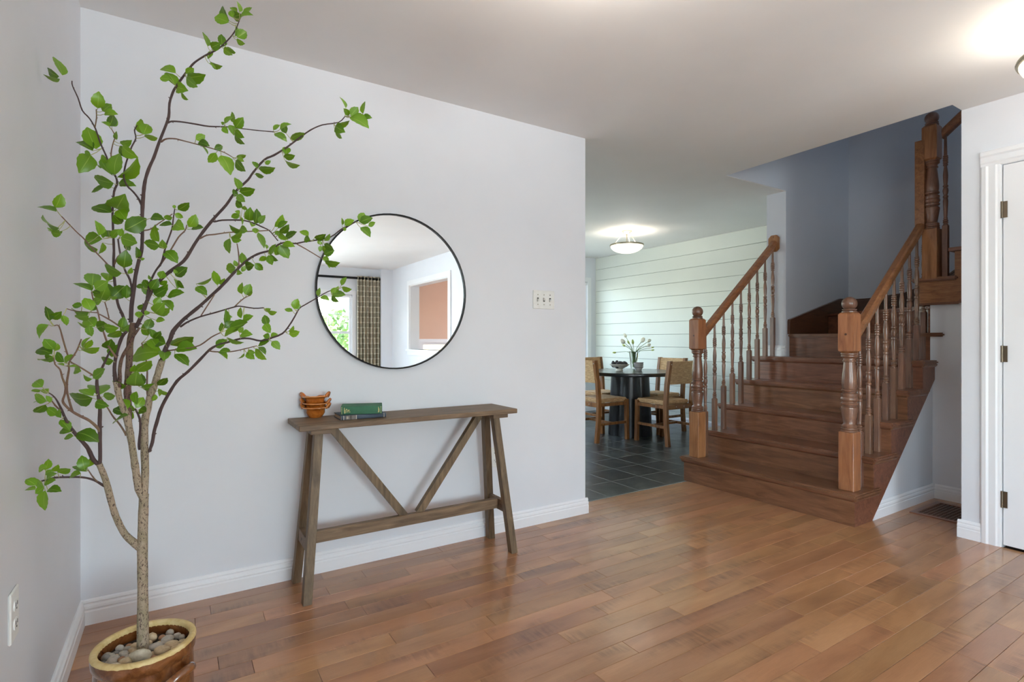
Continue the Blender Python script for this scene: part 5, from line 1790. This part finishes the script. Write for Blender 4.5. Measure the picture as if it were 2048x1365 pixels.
for line in LV.split('\n'):
    head, body = line.split(':')
    ox, oy, sc_ = [float(t) for t in head.split()]
    for e in body.split('|'):
        bx_, by_, tx_, ty_, w = [float(t) for t in e.split()]
        bx_, by_, tx_, ty_, w = ox + bx_ * sc_, oy + by_ * sc_, ox + tx_ * sc_, oy + ty_ * sc_, w * sc_
        near_s = min(samples, key=lambda s: (s[0] - bx_) ** 2 + (s[1] - by_) ** 2)
        zz = near_s[2] + rl.uniform(-.035, .012)
        zz = min(zz, wall_limit(min(bx_, tx_)) - .01)
        Lp = math.hypot(tx_ - bx_, ty_ - by_)
        ratio = w / Lp
        ASP = .62
        tilt_axis = 0.0
        if ratio > ASP:                       # leaf pointing towards or away from the viewer
            tilt_axis = math.acos(max(.35, ASP / ratio)) * rl.choice((-1, 1))
            ratio_eff = ASP
        else:
            ratio_eff = ratio
        Ltrue = Lp / math.cos(tilt_axis) * zz / FPX
        roll = math.acos(max(.12, min(1.0, ratio_eff / ASP)))
        roll = roll * rl.choice((-1, 1)) * .92 + rl.uniform(-.12, .12)
        base = at_depth(bx_, by_, zz)
        dz = Lp * math.tan(tilt_axis) * zz / FPX
        ztip = zz + dz
        lim = wall_limit(tx_)
        ztip = min(ztip, lim)
        tip = at_depth(tx_, ty_, ztip)
        yax = (tip - base)
        Ltrue = yax.length
        yax.normalize()
        see = (base - Vector((0, 0, CAM_H))).normalized()
        xax = see.cross(yax)
        if xax.length < 1e-3:
            xax = view_r.copy()
        xax.normalize()
        zax = xax.cross(yax)
        rot = Matrix((xax, yax, zax)).transposed()
        rot = rot @ Matrix.Rotation(roll, 3, 'Y')
        Wtrue = Ltrue * ASP * (1.15 if tilt_axis or ratio >= ASP * .35 else .85)
        mat4 = Matrix.Translation(base - Vector(tree.location)) @ rot.to_4x4() @ Matrix.Diagonal((Wtrue, Ltrue, Ltrue * .8, 1))
        leaf_list.append((Lp * w, n_leaf, mat4))
        n_leaf += 1
        # stalk back to the nearest wood
        wood_p = at_depth(near_s[0], near_s[1], near_s[2])
        if (wood_p - base).length < .09:
            mid = base.lerp(wood_p, .5) + Vector((0, 0, -.002))
            tube([base, mid, wood_p], [.0007, .0009, .0011], 5, pet)
leaf_list.sort(key=lambda e: -e[0])
small = bmesh.new()
for rank, (_a, idx, mat4) in enumerate(leaf_list):
    me = leaf_meshes[idx % len(leaf_meshes)]
    if rank < 300:
        o = bpy.data.objects.new('leaf', me)
        COL.objects.link(o)
        o.parent = tree
        o.matrix_basis = mat4
    else:                                   # the smallest ones, joined
        tmp = bmesh.new()
        tmp.from_mesh(me)
        bmesh.ops.transform(tmp, matrix=mat4, verts=tmp.verts[:])
        me2 = bpy.data.meshes.new('tmp')
        tmp.to_mesh(me2)
        tmp.free()
        small.from_mesh(me2)
        bpy.data.meshes.remove(me2)
me = bpy.data.meshes.new('small_foliage')
small.to_mesh(me)
small.free()
me.materials.append(M['leaf'])
o = bpy.data.objects.new('small_foliage', me)
COL.objects.link(o)
o.parent = tree
o['kind'] = 'stuff'
o = obj('leaf_stalk', pet, 'petiole', tree)
o['kind'] = 'stuff'

# ================================================================== OUTDOORS
M['bounce_ground'] = plain('bounce_ground', srgb(150, 152, 138), 0.9)  # ground colour kept pale and grey to bounce daylight up to the ceilings
struct('ground', box(-30, 30, -40, 40, -0.45, -0.4), 'bounce_ground', label='pale grey ground outside the windows, toned to bounce light')


def garden_tree(label, x, y, z0, h, r, seed, n=900):
    t = thing('garden_tree', label, 'tree', (x, y, z0))
    rg = random.Random(seed)
    obj('trunk', tube([(x, y, z0), (x + .05, y, z0 + h * .5), (x - .04, y + .05, z0 + h)], [.09, .07, .03], 8), 'branch', t)
    bm = bmesh.new()
    for i in range(n):
        while True:
            p = Vector((rg.uniform(-1, 1), rg.uniform(-1, 1), rg.uniform(-1, 1)))
            if .25 < p.length < 1:
                break
        c = Vector((x, y, z0 + h)) + Vector((p.x * r, p.y * r, p.z * r * .9))
        a = Vector((rg.uniform(-1, 1), rg.uniform(-1, 1), rg.uniform(-1, 1))).normalized()
        b = a.orthogonal().normalized()
        s = rg.uniform(.06, .11)
        bm.faces.new([bm.verts.new(c + a * s), bm.verts.new(c + b * s * .6), bm.verts.new(c - a * s), bm.verts.new(c - b * s * .6)])
    f = obj('foliage', bm, 'garden_leaf', t)
    f['kind'] = 'stuff'
    return t


m, nt, bs = new_mat('garden_leaf')
nt.links.new(ramp(nt, noise(nt, coords(nt, 'Position', (1, 1, 1)), 3.0, 2), [(.3, srgb(70, 112, 40)), (.7, srgb(150, 178, 84))]), bs.inputs['Base Color'])
M['garden_leaf'] = m
garden_tree('young leafy tree outside the living room window', 4.0, -9.2, -.4, 1.3, 1.25, 1, 1100)
garden_tree('bushy tree outside the dining room window', 5.9, 9.6, -.4, 1.6, 1.5, 2)
